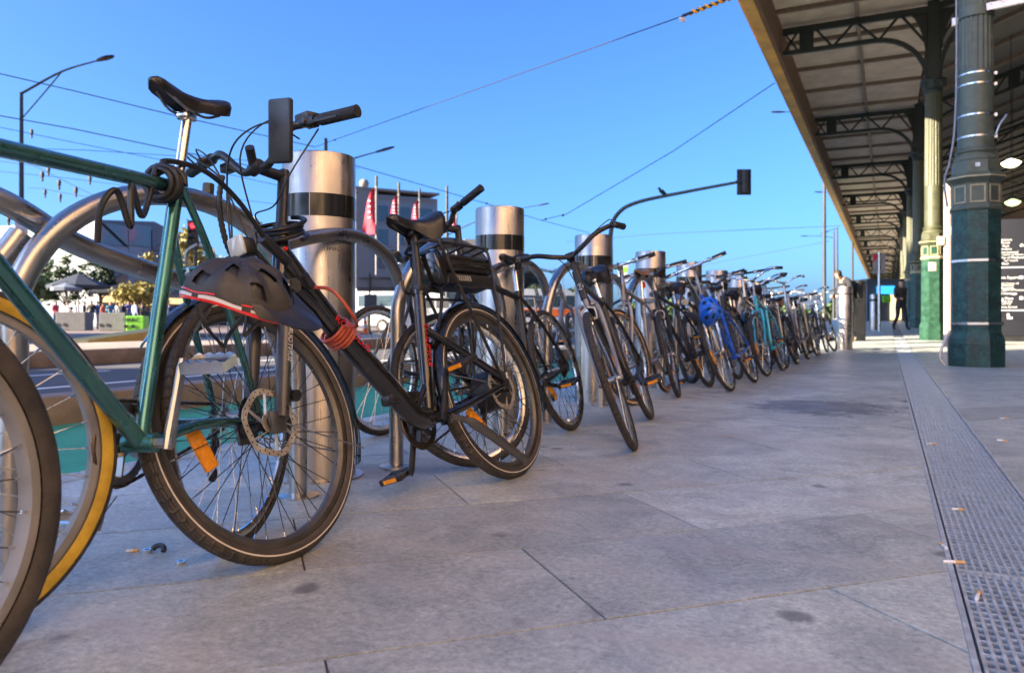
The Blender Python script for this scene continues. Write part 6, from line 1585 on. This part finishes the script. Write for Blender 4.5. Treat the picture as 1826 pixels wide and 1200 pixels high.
def flag(px, top, bot, flag_top, flag_bot, d, label, wpx=24):
    b_ = P(px, HY, d); t = thing('flag_pole', label, 'flag', (b_.x, b_.y, 0), YAW, 'red flags before the grey building'); k = d / FPX
    z = lambda y: CAMH + (HY - y) * k
    MB().tube([(0, 0, 0), (0, 0, z(top))], .11, 8).build('pole', MT['conc_white'], t)
    MB().tube([(0, 0, z(flag_top) + .2), (0, 0, z(top) + .6)], .13, 8).build('pole_tip', MT['signal_black'], t)
    N = 10; vs_ = []
    for i in range(N + 1):
        f = i / N; w = wpx * k * (.12 + .88 * f ** .6); zz = z(flag_top) + (z(flag_bot) - z(flag_top)) * f
        for q in range(5): vs_.append((-.1 - w * q / 4, .18 * math.sin(f * 5 + q * 1.1), zz + .25 * q / 4 * math.sin(f * 3)))
    fs = [(i * 5 + q, i * 5 + q + 1, i * 5 + q + 6, i * 5 + q + 5) for i in range(N) for q in range(4)]
    MB().add(vs_, fs).build('banner', MT['flag_red'], t)
    for i in range(4):
        zz = z(flag_top) + (z(flag_bot) - z(flag_top)) * (.28 + i * .12); MB().box((-.1 - wpx * k * .42, -.22, zz), (wpx * k * .2, .02, .14)).build('print', MT['letter_white'], t)
flag(671, 326, 560, 336, 418, 70, 'tall red flag nearest the white end wall')
flag(711, 337, 560, 349, 400, 74, 'second red flag before the grey building', 16)
flag(748, 347, 560, 358, 405, 78, 'third red flag before the grey building', 15)
flag(814, 368, 560, 381, 412, 90, 'small red flag beside the dark low building', 13)
flag(780, 420, 560, 426, 447, 84, 'low red flag over the battery rack', 22)
# board sign on posts and bits of street works
c = P(695, 505, 30); bs = thing('board_sign', 'wide grey board sign seen from behind on two posts', 'sign', (c.x, c.y, 0), YAW); k = 30 / FPX
MB().bbox((0, 0, c.z), (118 * k, .05, 30 * k), .01).build('board', MT['concrete2'], bs)
for z in (.8, -.8): MB().beam((-55 * k, -.05, c.z + 11 * k * z), (55 * k, -.05, c.z + 11 * k * z), .05, .05).build('rail', MT['pole_grey'], bs)
for x in (-35, 40): MB().tube([(x * k, -.09, -.03), (x * k, -.09, c.z + 18 * k)], .035, 8).build('post', MT['pole_grey'], bs)
MB().bbox((-33 * k, -.14, c.z - 36 * k), (22 * k, .04, 32 * k), .01).build('small_plate', MT['pole_grey'], bs)
MT['orange'] = mat('orange_plastic', (.8, .16, .03), .5)
c = P(651, HY, 34); cn = thing('barrier_post', 'orange and white striped barrier post before the white van', 'barrier post', (c.x, c.y, -.03), YAW)
for i in range(6): MB().tube([(0, 0, .1 + i * .17), (0, 0, .268 + i * .17)], .085 - i * .004, 12).build('band', MT['orange'] if i % 2 == 0 else MT['sign_white'], cn)
MB().bbox((0, 0, .05), (.4, .4, .1), .03).build('base', MT['orange'], cn)
c = P(657, HY, 34); cn = thing('barrier_post', 'flat yellow marker post next to the striped barrier post', 'barrier post', (c.x, c.y, -.03), YAW)
MB().bbox((0, 0, .5), (.12, .05, .8), .02).build('board', MT['yellow_paint'], cn); MB().bbox((0, 0, .05), (.3, .3, .1), .03).build('base', MT['signal_black'], cn)
# vans
MT['van_white'] = mat('van_white', (.62, .64, .66), .3, coat=.4, var=.08); MT['tyre_flat'] = mat('van_tyre', (.02, .02, .02), .8)
def van(label, px, d, rz, stripe=None, L=5.0, H=2.2, W=1.9):
    b_ = P(px, HY, d); t = thing('van', label, 'van', (b_.x, b_.y, -.03), rz, 'vans on the far side')
    side = [(-L / 2, .35), (L / 2, .35), (L / 2, .95), (L / 2 - .35, 1.15), (L / 2 - 1.15, H * .96), (L / 2 - 1.5, H), (-L / 2 + .1, H), (-L / 2, H - .1)]
    Mx = Matrix.Translation((0, W / 2, 0)) @ Matrix(((1, 0, 0, 0), (0, 0, -1, 0), (0, 1, 0, 0), (0, 0, 0, 1)))
    MB().prism(side, W, Mx).build('body', MT['van_white'], t, smooth=False)
    for s in (-1, 1):
        y = s * (W / 2 + .006)
        for x0, x1 in ((L / 2 - 1.45, L / 2 - .75), (L / 2 - 2.5, L / 2 - 1.6), (-L / 2 + .3, L / 2 - 2.7)): MB().box(((x0 + x1) / 2, y, H * .72), (x1 - x0, .02, H * .26)).build('side_window', MT['glass_b'], t)
        for x in (-L / 2 + .9, L / 2 - .95):
            w_ = MB().lathe([(.2, -.1), (.33, -.1), (.35, -.05), (.35, .1), (.2, .1)], 20, Matrix.Translation((x, s * (W / 2 - .05), .34)) @ Matrix.Rotation(R(90), 4, 'X')).build('wheel', MT['tyre_flat'], t)
            MB().lathe([(.2, -.105), (.2, .105)], 16, Matrix.Translation((x, s * (W / 2 - .05), .34)) @ Matrix.Rotation(R(90), 4, 'X')).build('hubcap', MT['alloy'], w_)
        if stripe: MB().box((0, y + s * .004, 1.0), (L * .96, .02, .38)).build('stripe', MT[stripe], t)
    ws = Vector((L / 2 - .75, 0, 1.62)); MB().box(ws + Vector((.03, 0, 0)), (.03, W * .86, .85), Matrix.Rotation(R(-44), 3, 'Y')).build('windscreen', MT['glass_b'], t)
    for s in (-1, 1): MB().bbox((L / 2 + .005, s * W * .38, .8), (.05, .28, .18), .02).build('headlight', MT['clear_lens'], t)
    MB().bbox((L / 2 + .03, 0, .45), (.12, W * .98, .22), .04).build('bumper', MT['signal_black'], t)
van('white van behind the wide grey board sign', 650, 40, YAW + R(160)); van('white van behind the e-bike rear wheel', 745, 44, YAW + R(5)); van('white van with an orange stripe beyond the second bollard', 965, 40, YAW + R(12), 'orange')
c = P(1112, HY, 44); ss = thing('street_sign', 'white street sign with a green panel between two bollards', 'sign', (c.x, c.y, 0), YAW); k = 44 / FPX; z = CAMH + (HY - 489) * k
MB().bbox((0, 0, z), (18 * k, .06, 36 * k), .01).build('plate', MT['sign_white'], ss); MB().box((0, -.035, z + 8 * k), (13 * k, .01, 9 * k)).build('green_panel', MT['lime'], ss); MB().tube([(0, .06, 0), (0, .06, z)], .05, 8).build('post', MT['pole_grey'], ss)
# far end of the canopy: banner, cabinet, signs
b_ = P(1568, 590, 26); bn = thing('banner_pole', 'tall steel pole with red and grey banners under the canopy end', 'banner', (b_.x, b_.y, gz(b_.y)), YAW); k = 26 / FPX
zt = lambda y: CAMH + (HY - y) * k - gz(b_.y)
MB().tube([(0, 0, 0), (0, 0, zt(450))], .045, 10).build('pole', MT['strap'], bn)
MB().box((-.13, 0, (zt(453) + zt(488)) / 2), (.17, .02, zt(453) - zt(488))).build('banner', MT['flag_grey'], bn); MB().prism([(-.21, zt(469)), (-.05, zt(460)), (-.05, zt(453) - .01), (-.21, zt(453) - .01)], .024, Matrix(((1, 0, 0, 0), (0, 0, -1, .012), (0, 1, 0, 0), (0, 0, 0, 1)))).build('red_print', MT['flag_red'], bn)
MB().box((.13, 0, (zt(453) + zt(488)) / 2), (.17, .02, zt(453) - zt(488))).build('banner', MT['flag_grey'], bn)
b_ = P(1535, 597, 19); cb = thing('cabinet', 'tall dark metal cabinet behind the man with the phone', 'cabinet', (b_.x, b_.y, gz(b_.y)), YAW)
MB().bbox((0, .3, .72), (.32, .5, 1.44), .03).build('case', MT['signal_black'], cb); MB().bbox((0, .3, 1.46), (.36, .54, .05), .02).build('lid', MT['signal_black'], cb); MB().box((0, .045, .7), (.25, .012, 1.1)).build('door', MT['black'], cb)
MT['glow_blue'] = mat('backlit_blue_sign', (.05, .35, .8), .4, emit=(.05, .45, 1), emit_s=.3); MT['glow_warm'] = mat('lit_kiosk', (.9, .7, .4), .5, emit=(1, .7, .3), emit_s=.4, var=.6, scale=2)
b_ = P(1572, 582, 40); ks = thing('kiosk', 'small lit kiosk with a blue sign at the far end of the canopy', 'kiosk', (b_.x, b_.y, gz(b_.y)), YAW); k = 40 / FPX
MB().box((.35, 1, 1.1), (2.2, 2, 2.2)).build('wall', MT['zinc'], ks, smooth=False); MB().bbox((.2, -.06, 1.62), (.9, .14, .42), .03).build('blue_sign', MT['glow_blue'], ks); MB().box((.72, -.05, .72), (.55, .08, 1.3)).build('lit_window', MT['glow_warm'], ks); MB().box((.25, -.05, 1.15), (.4, .08, .35)).build('lit_window', MT['lime'], ks)

# ------------------------------------------------------------------ trees
MT['bark'] = mat('bark', (.12, .10, .08), .9, var=.3, scale=6, bump=.5, bscale=20)
def leafmat(name, c):
    m = mat(name, c, .6, var=.35, scale=.9); return m
MT['leaf_y'] = leafmat('yellow_green_leaf', (.26, .22, .05)); MT['leaf_g'] = leafmat('green_leaf', (.06, .10, .03)); MT['leaf_d'] = leafmat('dark_leaf', (.035, .06, .025))
def tree(label, px, d, h, w, crown_z, leaf, n=1700, seed=1, size=.22, group='trees on the plaza'):
    b_ = P(px, HY, d); t = thing('tree', label, 'tree', (b_.x, b_.y, 0), 0, group); rr = random.Random(seed); mb = MB()
    mb.tube(spline([(0, 0, 0), (.08, .03, h * .25), (-.05, .06, h * .5), (0, 0, h * .8)], 4), [.2 - .15 * i / 12 for i in range(13)], 8); tips = []
    for i in range(9):
        a = rr.uniform(0, 6.28); z0 = h * rr.uniform(.28, .6); L = w * rr.uniform(.45, .9); e = Vector((L * math.cos(a), L * math.sin(a), z0 + h * rr.uniform(.12, .32))); m_ = e * .5 + Vector((0, 0, z0 * .5 + .2)); mb.tube(spline([(0, 0, z0), m_, e], 4), [.07 - .05 * q / 8 for q in range(9)], 5); tips.append(e)
    mb.build('trunk', MT['bark'], t)
    cl = [Vector((rr.gauss(0, w * .42), rr.gauss(0, w * .42), crown_z + rr.gauss(0, (h - crown_z) * .45))) for _ in range(22)] + tips; vs_ = []; fs = []
    for i in range(n):
        c = rr.choice(cl) + Vector((rr.gauss(0, w * .13), rr.gauss(0, w * .13), rr.gauss(0, w * .11)))
        u = Vector((rr.gauss(0, 1), rr.gauss(0, 1), rr.gauss(0, .7))).normalized(); v = u.cross(Vector((rr.gauss(0, 1), rr.gauss(0, 1), rr.gauss(0, 1)))).normalized(); s = size * rr.uniform(.6, 1.3); o_ = len(vs_)
        vs_ += [c - u * s, c - v * s * .4, c + u * s, c + v * s * .4 + Vector((0, 0, -.05))]; fs.append((o_, o_ + 1, o_ + 2, o_ + 3))
    MB().add(vs_, fs).build('crown', leaf, t, smooth=False)
tree('low spreading yellow green tree behind the lime block', 252, 52, 3.4, 1.7, 2.6, MT['leaf_y'], seed=2)
tree('yellow tinged tree seen past the green seat tube', 352, 58, 7.2, 2.0, 5.2, MT['leaf_y'], seed=3, n=2200)
tree('green tree against the pale wall above the umbrella', 118, 62, 5.2, 1.8, 3.6, MT['leaf_g'], seed=5)
tree('dark tree beside the traffic light at the picture edge', 66, 58, 4.6, 1.6, 3.0, MT['leaf_g'], seed=6)
tree('small tree before the zinc gallery wall', 178, 60, 5.6, 1.2, 4.0, MT['leaf_d'], seed=8, n=1100)
tree('bushy tree behind the helmet and front wheel', 420, 62, 6.6, 2.6, 4.2, MT['leaf_y'], seed=12, n=2200)
tree('tree seen low between the e-bike head tube and the bollard', 480, 66, 5.6, 2.4, 3.6, MT['leaf_g'], seed=13)
# far wood along the end of the street
rr = random.Random(20); vs_ = []; fs = []
for i in range(6000):
    px = rr.uniform(880, 1600); d = rr.uniform(130, 150); hmax = 4.5 + 2.2 * math.sin(px * .021) + 1.2 * math.sin(px * .067 + 1); c = P(px, HY, d); c.z = rr.uniform(0, 1) ** .7 * hmax
    u = Vector((rr.gauss(0, 1), rr.gauss(0, 1), rr.gauss(0, 1))).normalized(); v = u.orthogonal().normalized(); s = rr.uniform(.4, .8); o_ = len(vs_)
    vs_ += [c - u * s, c - v * s * .6, c + u * s, c + v * s * .6]; fs.append((o_, o_ + 1, o_ + 2, o_ + 3))
o = MB().add(vs_, fs).build('far_wood', MT['leaf_g'], smooth=False); tag(o, 'far line of green trees at the end of the street', 'trees', kind='stuff')
